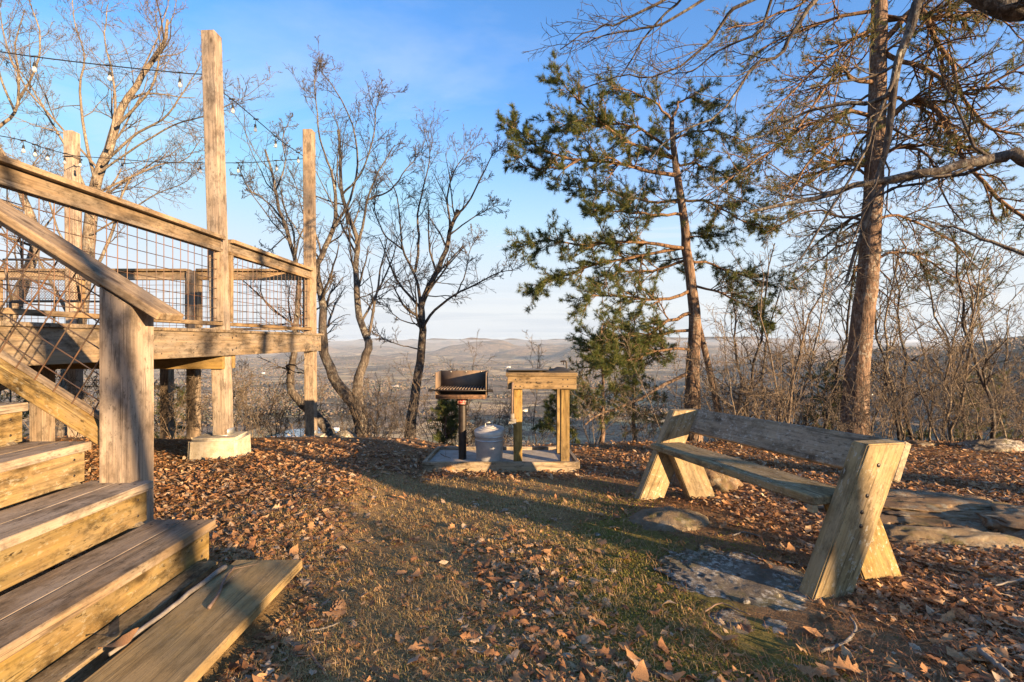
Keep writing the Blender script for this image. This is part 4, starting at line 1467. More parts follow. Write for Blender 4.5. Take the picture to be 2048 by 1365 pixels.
def bare_tree(name, label, trunks, limbs, mat, lv, rmin=0.0035, group='bare trees along the brow', seed=1, cat='tree', mat2=None, up=0.055, lscale=0.62):
    """trunks/limbs: (points array, r0, r1).  lv: spawn counts per level"""
    rg = np.random.default_rng(seed)
    b0 = trunks[0][0][0]
    root = thing(name, (b0[0], b0[1], g1(b0[0], b0[1])), label, cat, group)
    mains, mr = [], []
    for i, (C, r0, r1) in enumerate(trunks):
        r = rads(r0 * 0.86, r1 * 0.8, len(C), 0.5 if i == 0 else 0.1)
        add_limb(root, 'trunk', C, r, mat, 12)
        mains.append(C); mr.append(r)
    for (C, r0, r1) in limbs:
        r = rads(r0 * lscale, r1 * lscale, len(C))
        add_limb(root, 'branch', C, r, mat, 8)
        mains.append(C); mr.append(r)
    k = 18
    P = np.array([catmull(c, k) for c in mains])
    Rr = np.array([np.interp(np.linspace(0, 1, k), np.linspace(0, 1, len(r)), r) for r in mr])
    A = Acc()
    levels = [(P, Rr)]
    n1, n2, n3, n4 = lv
    P1, R1 = spawn(P, Rr, n1, 0.34, 1.0, (-0.18, -0.46), 0.72, up, 0.13, 7, 0.45, rmin * 1.4, 0.3, rg=rg)
    A.tube(P1, R1, 4)
    # the mains themselves end in twigs as well
    P2, R2 = spawn(np.concatenate([P1]), np.concatenate([R1]), n2, 0.12, 1.0, (-0.30, -0.68), 0.72, up * 0.9, 0.14, 6, 0.55, rmin * 1.1, 0.4, rg=rg)
    A.tube(P2, R2, 3)
    P3, R3 = spawn(P2, R2, n3, 0.10, 1.0, (-0.34, -0.75), 0.74, up * 0.8, 0.18, 4, 0.7, rmin, 0.5, rg=rg)
    A.tube(P3, R3, 3)
    if n4:
        P4, R4 = spawn(P3, R3, n4, 0.2, 1.0, (-0.4, -0.8), 0.72, up * 0.5, 0.22, 3, 0.8, rmin * 0.85, 0.6, rg=rg)
        A.tube(P4, R4, 3)
    tw = obj('crown', A.mesh(name + '_crown', mat2 or mat), None, root)
    return root


def tufts(P, Rr, nper, t0, t1, nn, ln_, wid, rg, spread=0.9):
    """needle tufts along twigs: thin triangles fanning forward"""
    n = P.shape[0]
    idx = np.repeat(np.arange(n), nper)
    t = t0 + (t1 - t0) * rg.random(len(idx))
    p, tan, r = interp_poly(P, Rr, idx, t)
    p = np.repeat(p, nn, 0)
    tan = np.repeat(tan, nn, 0)
    d = norm(tan * rg.uniform(0.15, 0.9, (len(p), 1)) + spread * rg.normal(0, 1, p.shape) * 0.75 + np.array([0, 0, 0.10]))
    L = ln_ * rg.uniform(0.6, 1.15, (len(p), 1))
    s = norm(np.cross(d, rg.normal(0, 1, p.shape))) * wid * rg.uniform(0.7, 1.3, (len(p), 1))
    p = p - tan * rg.uniform(0, 0.03, (len(p), 1))
    V_ = np.stack([p - s * .5, p + s * .5, p + d * L], 1).reshape(-1, 3)
    T_ = np.arange(len(p) * 3).reshape(-1, 3)
    return V_, T_


def pine(name, label, trunk, limbs, mat, seed=3, nl=(9, 6), needles=(3, 12, 0.075, 0.0075), extra=(), mat_n=None, dead=0.0, group='pines on the hilltop', second=(), tw_mat=None, l1=(-0.18, -0.42), droop=0.02, keepn=1.0, tl0=0.22):
    rg = np.random.default_rng(seed)
    C, r0, r1 = trunk
    b0 = C[0]
    root = thing(name, (b0[0], b0[1], g1(b0[0], b0[1])), label, 'tree', group)
    rt = rads(r0, r1, len(C), 0.3)
    add_limb(root, 'trunk', C, rt, mat, 14)
    for (C2, a, c) in second:
        add_limb(root, 'trunk', C2, rads(a, c, len(C2)), mat, 10)
    k = 14
    P, Rr = [], []
    for (L_, a, c) in limbs:
        rr = rads(a, c, len(L_))
        add_limb(root, 'branch', L_, rr, tw_mat or mat, 7)
        P.append(catmull(L_, k)); Rr.append(np.interp(np.linspace(0, 1, k), np.linspace(0, 1, len(rr)), rr))
    A = Acc()
    if len(extra):
        # small random limbs straight off the trunk: (count, t0, t1, lo, hi)
        for (n, t0, t1, lo, hi, upb) in extra:
            Pe, Re = spawn(C[None], rt[None], n, t0, t1, (lo, hi), 1.45, upb, 0.10, k, 0.22, 0.006, 0.3, flat=0.75, lfall=0.3, rg=rg)
            A.tube(Pe, Re, 5)
            P += list(Pe); Rr += list(Re)
    P, Rr = np.array(P), np.array(Rr)
    ll = np.linalg.norm(np.diff(P, axis=1), axis=2).sum(1)
    rep = np.repeat(np.arange(len(P)), np.maximum(1, np.round(ll / 0.5)).astype(int))
    P, Rr = P[rep], Rr[rep]
    P1, R1 = spawn(P, Rr, nl[0], tl0, 1.0, l1, 0.85, droop, 0.15, 6, 0.6, 0.0042, 0.4, flat=0.45, rg=rg)
    A.tube(P1, R1, 3)
    P2, R2 = spawn(P1, R1, nl[1], 0.2, 1.0, (-0.3, -0.62), 0.75, 0.05, 0.18, 4, 0.7, 0.0032, 0.5, flat=0.3, rg=rg)
    A.tube(P2, R2, 3)
    P2t, R2t = spawn(P1, R1, 1, 0.97, 1.0, (-0.2, -0.4), 0.15, 0.05, 0.12, 4, 0.8, 0.0032, 0.5, rg=rg)
    obj('twigs', A.mesh(name + '_twigs', tw_mat or mat), None, root)
    Pn = np.concatenate([P2, P2t]); Rn = np.concatenate([R2, R2t])
    if keepn < 1:
        ms = rg.random(len(Pn)) < keepn
        Pn, Rn = Pn[ms], Rn[ms]
    V_, T_ = tufts(Pn, Rn, needles[0], 0.25, 1.0, needles[1], needles[2], needles[3], rg)
    o = obj('needles', mesh_np(name + '_needles', V_, None, T_, mat_n or M_needle, False), None, root)
    return root


# --- pine in the middle of the view
D = 7.6
tr = root_to_ground(curve_px([(1386, 880), (1384, 790), (1386, 720), (1390, 640), (1384, 580), (1374, 500), (1366, 430), (1354, 345), (1346, 290), (1344, 240)], D, k=26, jit=0.006))
limbs = []


def limb(pts, d0, d1, r0, r1=0.006, k=12, jit=0.012):
    limbs.append((curve_px(pts, d0, d1, k, jit), r0, r1))


limb([(1344, 316), (1290, 298), (1225, 262), (1190, 235), (1140, 185), (1116, 155)], D, D - 0.7, 0.030)
limb([(1190, 235), (1150, 240), (1110, 255)], D - 0.4, D - 0.7, 0.014)
limb([(1344, 242), (1310, 205), (1265, 185), (1225, 178)], D, D - 0.5, 0.022)
limb([(1344, 238), (1362, 202), (1395, 196), (1425, 212)], D, D + 0.3, 0.022)
limb([(1356, 352), (1300, 344), (1225, 325), (1160, 320), (1090, 300), (1050, 275), (1015, 250)], D, D - 0.9, 0.036)
limb([(1160, 320), (1120, 335), (1060, 335), (1025, 320)], D - 0.6, D - 0.8, 0.02)
limb([(1340, 300), (1290, 262), (1250, 250), (1190, 250), (1150, 262)], D, D - 0.3, 0.026)
limb([(1362, 400), (1300, 405), (1230, 385), (1170, 380), (1120, 370)], D, D + 0.5, 0.026)
limb([(1366, 430), (1310, 428), (1240, 425), (1180, 420)], D, D - 1.0, 0.026)
limb([(1372, 498), (1310, 492), (1240, 485), (1170, 490), (1100, 480), (1040, 495)], D, D - 0.9, 0.034)
limb([(1372, 495), (1300, 510), (1220, 520), (1150, 545), (1090, 560), (1070, 585)], D, D - 0.2, 0.03)
limb([(1374, 520), (1310, 540), (1240, 545), (1190, 565)], D, D + 0.6, 0.026)
limb([(1382, 580), (1320, 600), (1260, 596), (1200, 590), (1160, 596)], D, D - 0.8, 0.03)
limb([(1386, 625), (1340, 640), (1300, 668), (1250, 676), (1200, 690)], D, D - 0.7, 0.034)
limb([(1388, 660), (1330, 668), (1270, 690), (1220, 705), (1170, 690)], D, D + 0.2, 0.028)
limb([(1386, 700), (1320, 700), (1260, 720), (1190, 720)], D, D - 1.0, 0.024)
limb([(1350, 330), (1400, 330), (1450, 350), (1490, 380)], D, D + 0.4, 0.022)
limb([(1362, 400), (1420, 405), (1480, 440), (1530, 455)], D, D - 0.3, 0.024)
limb([(1376, 520), (1440, 535), (1500, 555), (1560, 575)], D, D + 0.3, 0.024)
limb([(1380, 570), (1440, 585), (1490, 610), (1540, 640)], D, D - 0.4, 0.022)
limb([(1348, 280), (1400, 262), (1450, 268), (1495, 290)], D, D - 0.3, 0.02)
sec = [(root_to_ground(curve_px([(1446, 870), (1432, 800), (1414, 720), (1396, 645)], D + 0.2, D, 12)), 0.06, 0.045),
       (curve_px([(1380, 745), (1330, 770), (1270, 805), (1200, 830), (1170, 850)], D, D - 0.9, 12, 0.01), 0.03, 0.012)]
pine('pine_tree', 'slim pine with dark green layered boughs standing beyond the bench', (tr, 0.125, 0.035), limbs, M_bark_pine, 21, (9, 8), (4, 10, 0.072, 0.0054),
     extra=((10, 0.45, 0.98, 0.35, 0.9, 0.03),), second=sec, tw_mat=M_twig_pine, l1=(0.22, 0.70))

# --- tall pine at the right
D = 6.7
tr = root_to_ground(curve_px([(1706, 900), (1710, 820), (1714, 740), (1724, 650), (1735, 560), (1742, 460), (1748, 360), (1752, 260), (1756, 150), (1758, 40), (1760, -80), (1763, -260)], D, k=30, jit=0.006))
limbs = []
limb([(1752, 260), (1785, 232), (1815, 207), (1850, 201), (1884, 232), (1905, 275), (1925, 312), (1970, 372), (2030, 420), (2090, 470)], D, D - 0.9, 0.042, 0.018, 18)
limb([(1750, 335), (1772, 306), (1805, 294), (1865, 290), (1915, 308)], D, D - 0.2, 0.034, 0.012)
limb([(1790, 296), (1840, 300), (1870, 340), (1890, 400), (1930, 450)], D, D - 0.6, 0.024)
limb([(1757, 95), (1790, 60), (1830, 16), (1852, 30), (1866, 70), (1898, 118), (1918, 175), (1950, 232), (1985, 262), (2040, 270)], D, D - 0.7, 0.045, 0.014, 18)
limb([(1754, 95), (1800, 122), (1850, 135), (1885, 165), (1925, 188), (1990, 165), (2060, 122)], D, D - 0.9, 0.036, 0.014)
limb([(1757, 40), (1830, 38), (1900, 34), (1975, 20), (2070, -30)], D, D - 0.4, 0.036, 0.02)
limb([(1752, 165), (1700, 158), (1690, 130), (1660, 160), (1615, 230), (1560, 290), (1510, 330)], D, D - 0.8, 0.03)
limb([(1750, 235), (1705, 222), (1660, 235), (1600, 260), (1530, 310), (1460, 360), (1400, 400)], D, D - 1.2, 0.03)
limb([(1744, 330), (1690, 330), (1640, 345), (1590, 362), (1545, 392)], D, D + 0.3, 0.034)
limb([(1742, 265), (1690, 270), (1640, 300), (1590, 370), (1560, 420)], D, D - 0.4, 0.024)
limb([(1756, 60), (1700, 80), (1640, 130), (1580, 190), (1530, 240)], D, D - 0.6, 0.03)
limb([(1757, 20), (1690, 30), (1610, 60), (1540, 90), (1480, 130)], D, D + 0.4, 0.03)
limb([(1758, -40), (1680, -30), (1600, 10), (1520, 40), (1450, 60)], D, D - 0.2, 0.03)
limb([(1745, 440), (1690, 436), (1630, 420), (1580, 440), (1520, 470)], D, D + 0.5, 0.024)
limb([(1745, 440), (1790, 430), (1850, 450), (1910, 490), (1960, 540)], D, D + 0.4, 0.024)
limb([(1738, 520), (1790, 505), (1850, 520), (1920, 560), (1990, 590)], D, D + 0.9, 0.024)
limb([(1740, 480), (1690, 490), (1640, 520), (1590, 560)], D, D + 0.4, 0.02)
limb([(1757, -60), (1830, -60), (1920, -20), (2000, 40), (2060, 90)], D, D + 0.5, 0.034)
limb([(1752, 200), (1810, 200), (1880, 250), (1960, 330), (2010, 380)], D, D + 0.6, 0.026)
pine('pine_tree', 'tall rugged pine with arching bare limbs running out of the top of the picture', (tr, 0.165, 0.085), limbs, M_bark_pine, 33, (6, 8), (3, 9, 0.060, 0.0050),
     extra=((14, 0.35, 0.95, 0.6, 1.5, -0.06),), tw_mat=M_twig_pine, mat_n=M_needle_y, l1=(0.3, 0.95), droop=-0.04, keepn=0.7)

# --- oak outside the frame at the right whose limbs hang into the picture
D = 3.7
tb = np.array([(4.75, 3.3, g1(4.75, 3.3) - .1), (4.7, 3.3, 1.3), (4.62, 3.35, 2.6), (4.55, 3.5, 4.0), (4.4, 3.6, 5.6)])
trunks = [(catmull(tb, 16), 0.19, 0.12)]
L3 = []


def l3(pts, d0, d1, r0, r1, k=14, jit=0.008):
    L3.append((curve_px(pts, d0, d1, k, jit), r0, r1))


l3([(2220, 420), (2110, 350), (2030, 312), (1990, 318), (1900, 336), (1800, 355), (1700, 374), (1600, 404), (1500, 424)], 3.5, 3.9, 0.060, 0.012, 20)
l3([(2230, -40), (2120, 0), (2040, 18), (1990, 6), (1930, -30)], 3.4, 3.5, 0.10, 0.07, 12, 0.004)
l3([(1930, -60), (1845, -10), (1820, 60), (1795, 130), (1780, 240), (1764, 330), (1735, 430), (1712, 500), (1690, 570)], 3.5, 3.9, 0.042, 0.010, 20, 0.005)
l3([(1800, 100), (1775, 190), (1745, 260), (1705, 350), (1650, 440), (1600, 520)], 3.6, 3.8, 0.018, 0.006, 14, 0.005)
l3([(1780, 188), (1740, 205), (1660, 212), (1600, 228), (1540, 262), (1470, 290)], 3.6, 4.1, 0.020, 0.007, 14, 0.006)
l3([(1900, -120), (1740, -80), (1640, -10), (1590, 60), (1560, 108), (1510, 130), (1478, 175), (1430, 235), (1355, 265), (1300, 320)], 3.6, 4.2, 0.022, 0.005, 20, 0.005)
l3([(1700, -80), (1490, 5), (1450, 40), (1420, 85), (1370, 125), (1300, 158), (1245, 150), (1165, 178)], 3.6, 4.2, 0.017, 0.004, 18, 0.005)
l3([(1600, -90), (1400, -20), (1350, 10), (1300, 60), (1262, 120), (1240, 155)], 3.6, 4.1, 0.015, 0.004, 14, 0.005)
l3([(1560, -90), (1390, 10), (1320, 50), (1270, 58), (1210, 72), (1170, 90)], 3.7, 4.0, 0.014, 0.004, 14, 0.006)
l3([(1480, -90), (1330, 0), (1270, 30), (1230, 45), (1180, 62), (1120, 100)], 3.6, 3.9, 0.014, 0.004, 14, 0.006)
l3([(1560, -60), (1520, 60), (1450, 95), (1390, 140), (1345, 150)], 3.7, 4.3, 0.013, 0.004, 14, 0.006)
l3([(1990, 318), (1940, 345), (1860, 360), (1780, 380), (1720, 410)], 3.7, 4.2, 0.02, 0.006, 12, 0.006)
l3([(2080, 520), (1990, 490), (1920, 460), (1850, 440)], 3.6, 3.9, 0.018, 0.006, 12, 0.006)
bare_tree('oak_tree', 'bare oak reaching in over the bench with long drooping grey limbs', trunks, L3, M_bark_oak, (9, 4, 3, 0), 0.0021, seed=8, mat2=M_twig, up=0.03, lscale=1.0)

# --- twin stemmed tree on the brow left of the grill
D = 8.4


def cp(pts, d0, d1=None, k=16, jit=0.005):
    return curve_px(pts, d0, d1, k, jit)


trunks = [(root_to_ground(cp([(728, 915), (727, 860), (708, 810), (682, 778), (662, 742), (649, 705), (646, 655), (644, 600), (634, 540), (648, 500), (668, 455), (672, 400), (662, 340)], D, D + .2, 30, 0.008)), 0.15, 0.028),
          (cp([(724, 850), (716, 800), (716, 760), (728, 720), (738, 690), (724, 650), (714, 600), (712, 540), (716, 490), (700, 440), (684, 390), (682, 330), (676, 260)], D, D + .3, 30, 0.008), 0.115, 0.025)]
limbs3 = [(cp([(712, 500), (724, 460), (735, 400), (760, 340), (790, 290)], D + .1, D - .4), 0.05, 0.012),
          (cp([(668, 455), (700, 400), (715, 330), (705, 250), (670, 180), (640, 140)], D + .1, D + .6), 0.045, 0.01),
          (cp([(662, 340), (640, 280), (634, 220), (628, 160), (636, 130)], D + .2, D), 0.03, 0.008),
          (cp([(684, 390), (720, 350), (745, 280), (752, 220), (760, 190)], D + .3, D - .3), 0.034, 0.009),
          (cp([(640, 520), (600, 470), (570, 420), (560, 370)], D, D + .5), 0.03, 0.008),
          (cp([(735, 400), (780, 380), (820, 330), (850, 300)], D, D + .3), 0.03, 0.008),
          (cp([(715, 600), (760, 580), (820, 560), (860, 555)], D, D - .5), 0.016, 0.005),
          (cp([(644, 600), (660, 570), (668, 548)], D, D - .1), 0.024, 0.014)]
bare_tree('twin_oak', 'bare crooked tree with two snaking stems on the brow beside the corner post', trunks, limbs3, M_bark_oak, (11, 6, 4, 2), 0.0034, seed=5, mat2=M_twig)

# --- leaning stem behind the corner post
D = 8.1
trunks = [(root_to_ground(cp([(690, 930), (668, 880), (636, 835), (604, 806), (583, 778), (582, 740), (588, 700), (590, 640), (598, 575), (590, 520), (575, 470), (560, 420), (548, 360), (530, 300)], D, D + .3, 28, 0.008)), 0.105, 0.02)]
limbs3 = [(cp([(590, 520), (600, 470), (625, 430), (600, 390), (580, 340)], D, D + .4), 0.03, 0.008),
          (cp([(566, 440), (530, 400), (500, 380), (480, 340)], D, D - .4), 0.028, 0.008),
          (cp([(575, 470), (540, 500), (510, 520)], D, D + .4), 0.02, 0.006),
          (cp([(552, 380), (570, 330), (565, 280), (580, 240)], D, D + .2), 0.024, 0.007)]
bare_tree('leaning_oak', 'bare tree whose low stem kinks sideways behind the corner post of the deck', trunks, limbs3, M_bark_oak, (11, 6, 4, 2), 0.0034, seed=6, mat2=M_twig)

# --- spreading tree behind the grill
D = 9.2
trunks = [(root_to_ground(cp([(818, 930), (822, 850), (832, 780), (842, 710), (846, 660), (842, 620), (850, 590), (872, 545), (892, 500), (902, 455), (916, 420)], D, D + .2, 26, 0.008)), 0.12, 0.04)]
limbs3 = [(cp([(846, 655), (870, 620), (910, 590), (950, 570), (1000, 545), (1035, 540)], D, D - .8), 0.05, 0.008),
          (cp([(842, 640), (838, 580), (826, 540), (806, 500), (800, 440), (790, 380), (760, 330)], D, D + .6), 0.06, 0.009),
          (cp([(806, 500), (770, 470), (750, 420), (755, 370)], D + .3, D - .2), 0.03, 0.008),
          (cp([(830, 545), (838, 490), (835, 430), (848, 370), (860, 310), (850, 270)], D + .2, D + .8), 0.05, 0.008),
          (cp([(902, 455), (895, 400), (905, 350), (930, 310), (945, 290)], D, D + .5), 0.035, 0.007),
          (cp([(906, 440), (940, 400), (965, 350), (985, 310), (1000, 290)], D, D - .5), 0.035, 0.007),
          (cp([(900, 470), (940, 440), (975, 420), (1000, 410)], D, D - .3), 0.026, 0.006),
          (cp([(842, 700), (800, 690), (770, 680), (740, 660)], D, D - .4), 0.022, 0.005),
          (cp([(842, 650), (800, 640), (770, 610), (745, 600)], D, D - .3), 0.022, 0.005),
          (cp([(910, 595), (930, 550), (940, 500), (960, 470)], D - .3, D - .6), 0.024, 0.006)]
bare_tree('spreading_oak', 'bare wide spreading tree standing directly behind the park grill', trunks, limbs3, M_bark_dark, (11, 6, 4, 2), 0.0036, seed=7, mat2=M_twig)

# --- big tree behind the deck
D = 10.2
trunks = [(root_to_ground(cp([(128, 930), (140, 760), (160, 620), (178, 480), (190, 380), (215, 300), (245, 220), (285, 150), (325, 90), (335, 40)], D, D + .3, 28, 0.01)), 0.21, 0.03)]
limbs3 = [(cp([(192, 370), (180, 320), (165, 240), (160, 170), (170, 110), (150, 50), (145, -20)], D, D + .9), 0.06, 0.012),
          (cp([(185, 420), (150, 330), (100, 240), (60, 170), (20, 120)], D, D - .9), 0.05, 0.012),
          (cp([(215, 300), (230, 230), (225, 150), (210, 80), (215, 10)], D, D + .6), 0.055, 0.012),
          (cp([(235, 250), (300, 180), (320, 100), (310, 30)], D, D - .7), 0.05, 0.012),
          (cp([(205, 330), (270, 270), (330, 235), (370, 180), (400, 130)], D, D - .5), 0.05, 0.012),
          (cp([(200, 345), (280, 290), (350, 250), (400, 235), (460, 210), (510, 180)], D, D - .7), 0.036, 0.008),
          (cp([(190, 390), (250, 360), (320, 330), (370, 320), (400, 280)], D, D + .5), 0.045, 0.01),
          (cp([(180, 470), (250, 430), (310, 390), (360, 370), (390, 350)], D, D - .3), 0.035, 0.008),
          (cp([(160, 600), (200, 520), (230, 450), (240, 400), (265, 350)], D, D + .2), 0.06, 0.03),
          (cp([(152, 660), (100, 560), (60, 480), (50, 400), (60, 340), (90, 300)], D, D + .5), 0.06, 0.012),
          (cp([(170, 540), (120, 470), (90, 380), (50, 330), (0, 300)], D, D - .5), 0.04, 0.01)]
bare_tree('big_oak', 'large sunlit bare tree spreading wide behind the deck', trunks, limbs3, M_bark_pale, (11, 6, 4, 2), 0.0036, seed=9, mat2=M_twig_warm)

# --- leaning tree at the left edge
D = 10.5
trunks = [(root_to_ground(cp([(-60, 940), (-10, 760), (20, 640), (52, 560), (70, 480), (50, 400), (20, 330), (-20, 270)], D, D + .3, 22, 0.01)), 0.19, 0.05)]
limbs3 = [(cp([(-80, 330), (-10, 260), (30, 225), (38, 160), (30, 90), (50, 20)], D, D + .4), 0.07, 0.014),
          (cp([(38, 200), (70, 140), (80, 70), (60, 0), (70, -60)], D + .2, D - .3), 0.04, 0.01),
          (cp([(30, 225), (0, 150), (-10, 60), (10, -20)], D, D - .5), 0.04, 0.01),
          (cp([(66, 500), (100, 440), (140, 400), (160, 370)], D, D - .4), 0.035, 0.01)]
bare_tree('leaning_maple', 'bare tree leaning at the far edge behind the deck railing', trunks, limbs3, M_bark_pale, (9, 6, 4, 2), 0.0036, seed=10, mat2=M_twig_warm)

# --- small pines
def small_pine(px, py_base, d, h, label, seed, mat_n=M_needle, lean_=(0, 0), dens=(6, 6), needles=(3, 9, 0.066, 0.0052), group='young pines on the slope', lo=0.5):
    b = W(px, py_base, d)
    z = g1(b[0], b[1])
    k = 16
    P = np.linspace([b[0], b[1], z - 0.1], [b[0] + lean_[0], b[1] + lean_[1], z + h], k)
    P[1:-1] += np.random.default_rng(seed).normal(0, 0.012, (k - 2, 3))
    nlim = int(12 + h * 5)
    pine('young_pine', label, (P, 0.018 + 0.011 * h, 0.008), [], M_bark_pine, seed, dens, needles,
         extra=((nlim, 0.15, 0.97, lo * h * 0.35, lo * h * 0.75, 0.05),), tw_mat=M_twig_pine, mat_n=mat_n, group=group, l1=(0.12 * h ** .5, 0.30 * h ** .5), tl0=0.1)


small_pine(1205, 900, 7.0, 1.75, 'young pine with dense dark needles right beside the prep table', 41)
small_pine(1268, 900, 8.3, 2.3, 'taller young pine half hidden under the boughs of the slim pine', 42)
small_pine(1120, 900, 7.9, 1.15, 'low young pine showing between the legs of the prep table', 43)
small_pine(1650, 900, 9.0, 1.6, 'small dark evergreen near the foot of the tall rugged pine', 44)
small_pine(1960, 900, 11.0, 2.6, 'sunlit yellowish green pine at the far right of the slope', 45, M_needle_y)
small_pine(1830, 900, 12.0, 1.9, 'low pale green pine among the saplings on the right slope', 46, M_needle_y)
small_pine(345, 900, 9.5, 1.4, 'small evergreen seen under the deck between its posts', 47)
small_pine(20, 760, 12.5, 4.3, 'sunlit pine behind the mesh seat at the far edge of the deck', 48, M_needle_y)
small_pine(890, 930, 8.0, 0.8, 'knee high pine seedling behind the post of the park grill', 49)

# ------------------------------------------------------------------ saplings and brush
def sapling_mesh(seed, h, n0=1, r=0.012, lv=(7, 5, 3), spread=0.35, rmin=0.0026, up=0.06, crook=0.10):
    rg = np.random.default_rng(seed)
    P, Rr = [], []
    k = 10
    for i in range(n0):
        a = rg.uniform(0, 6.28)
        sp = spread * (rg.uniform(0.3, 1.0) if n0 > 1 else rg.uniform(0.1, 0.6))
        hh_ = h * rg.uniform(0.7, 1.0)
        top_ = np.array([math.cos(a) * sp * hh_, math.sin(a) * sp * hh_, hh_])
        C = np.linspace([rg.normal(0, 0.02), rg.normal(0, 0.02), -0.1], top_, k)
        C[1:] += np.cumsum(rg.normal(0, crook * h / k * 1.6, (k - 1, 3)) * [1, 1, 0.2], axis=0)
        P.append(C); Rr.append(np.linspace(r * rg.uniform(.7, 1.2), r * 0.3, k))
    P, Rr = np.array(P), np.array(Rr)
    S, A = Acc(), Acc()
    S.tube(P, Rr, 6)
    P1, R1 = spawn(P, Rr, lv[0], 0.18, 1.0, (-0.22, -0.5), 0.75, up, 0.18, 6, 0.6, rmin * 1.2, 0.4, rg=rg)
    A.tube(P1, R1, 3)
    P2, R2 = spawn(P1, R1, lv[1], 0.15, 1.0, (-0.25, -0.55), 0.75, up, 0.22, 4, 0.7, rmin, 0.5, rg=rg)
    A.tube(P2, R2, 3)
    if lv[2]:
        P3, R3 = spawn(P2, R2, lv[2], 0.2, 1.0, (-0.3, -0.6), 0.75, up, 0.25, 3, 0.8, rmin * 0.9, 0.6, rg=rg)
        A.tube(P3, R3, 3)
    return S, A


protos = []
for i, (sd, h, n0, r, lv, sp, mt) in enumerate([
        (101, 2.6, 1, 0.020, (12, 7, 4), 0.30, M_bark_dark), (102, 2.2, 2, 0.015, (10, 7, 4), 0.42, M_twig_warm), (103, 1.5, 4, 0.008, (8, 6, 3), 0.6, M_twig_warm),
        (104, 3.0, 1, 0.022, (12, 7, 4), 0.38, M_bark_pale), (105, 1.1, 6, 0.006, (8, 6, 3), 0.75, M_twig_warm), (106, 2.2, 3, 0.013, (9, 7, 4), 0.5, M_twig),
        (107, 2.0, 1, 0.014, (12, 7, 4), 0.45, M_bark_pale), (108, 0.8, 8, 0.0045, (7, 6, 2), 0.85, M_twig)]):
    S, A = sapling_mesh(sd, h, n0, r, lv, sp)
    protos.append((S.mesh('sapling_stem', mt), A.mesh('sapling_crown', mt), h))

PLACES = ['right behind the bench', 'on the open brow past the boulder', 'between the two big pines', 'behind the prep table', 'beside the twin stemmed tree', 'under the deck', 'behind the deck footing', 'on the slope right of the tall pine']
KIND = ['slender dark bare sapling', 'forked warm brown sapling', 'many stemmed grey bush', 'pale crooked sapling', 'low wiry brown bush', 'clustered dark saplings', 'thin pale sapling', 'knee high grey brush']
used = {}


def sapling(pi, px, d, s=1.0, where='', rz=None):
    S, A, h = protos[pi]
    x = (px - 1024) / F * d
    z = g1(x, d)
    root = thing('sapling' if pi in (0, 1, 3, 6) else 'bush', (x, d, z), 'x', 'sapling' if pi in (0, 1, 3, 6) else 'bush', 'bare saplings and bushes along the brow')
    Mx = Matrix.Translation((x, d, z)) @ Matrix.Rotation(rng.uniform(0, 6.28) if rz is None else rz, 4, 'Z') @ Matrix.Diagonal((s, s, s, 1))
    obj('stem', S, Mx, root)
    obj('crown', A, Mx, root)
    used.setdefault((pi, where), []).append((px, root))


# a few taller saplings standing out of the brush
for (pi, px, d_, s_) in ((0, 1475, 7.4, 1.25), (3, 1530, 8.2, 1.2), (6, 1585, 7.0, 1.5), (0, 1640, 7.8, 1.35), (3, 1790, 7.2, 1.15), (0, 1835, 8.0, 1.4), (6, 1880, 6.8, 1.55), (3, 1930, 7.6, 1.3), (0, 1985, 7.0, 1.3), (1, 1560, 6.6, 1.3), (1, 1905, 7.4, 1.35), (6, 2020, 8.0, 1.7), (0, 1500, 9.0, 1.5), (3, 1660, 9.4, 1.4)):
    sapling(pi, px, d_, s_, 'rising tall out of the brush')
# right of the slim pine, behind the bench and along the right edge
for i in range(30):
    px = 1450 + (i + rng.random()) * 21
    d = rng.uniform(6.0, 9.5)
    pi = int(rng.choice([0, 1, 2, 3, 3, 5, 6, 6, 0]))
    w = ('between the two tall pines' if px < 1690 else 'right of the tall pine' if px < 1860 else 'near the right picture edge')
    sapling(pi, px, d, rng.uniform(0.75, 1.2), w)
for i in range(18):
    px = 1180 + (i + rng.random()) * 50
    sapling(int(rng.choice([4, 7, 2])), px, rng.uniform(5.9, 7.6), rng.uniform(0.7, 1.1), 'at the brow behind the bench' if px < 1750 else 'in litter past the boulder')
for i in range(16):
    px = 480 + (i + rng.random()) * 36
    sapling(int(rng.choice([4, 7, 7, 2])), px, rng.uniform(7.4, 8.8), rng.uniform(0.7, 1.15), 'between the deck and grill' if px < 860 else 'behind the grill and table')
for (pi, px, d, s) in ((0, 740, 9.8, 0.8), (2, 770, 9.0, 1.1), (1, 910, 8.6, 0.9), (6, 1085, 8.4, 1.15), (6, 1050, 9.4, 0.9), (2, 880, 9.6, 1.1), (2, 950, 8.8, 1.0), (5, 990, 10.0, 0.9)):
    sapling(pi, px, d, s, 'downslope from the grill')
for (pi, px, d, s) in ((6, 388, 8.6, 0.8), (2, 505, 7.6, 0.9), (2, 545, 8.1, 0.9), (4, 480, 6.8, 0.9), (4, 350, 7.0, 1.0), (2, 90, 7.5, 0.9), (4, 165, 6.8, 1.1), (7, 300, 6.2, 1.0), (7, 520, 6.6, 0.9), (1, 410, 9.5, 0.8)):
    sapling(pi, px, d, s, 'growing beside the deck')

ORD = ['first', 'second', 'third', 'fourth', 'fifth', 'sixth', 'seventh', 'eighth', 'ninth', 'tenth', 'eleventh', 'twelfth']
for (pi, where), lst in used.items():
    lst.sort(key=lambda q: q[0])
    for i, (px, root) in enumerate(lst):
        root['label'] = '%s %s' % (KIND[pi], where) + ('' if len(lst) == 1 else ', %s from the left' % ORD[i])

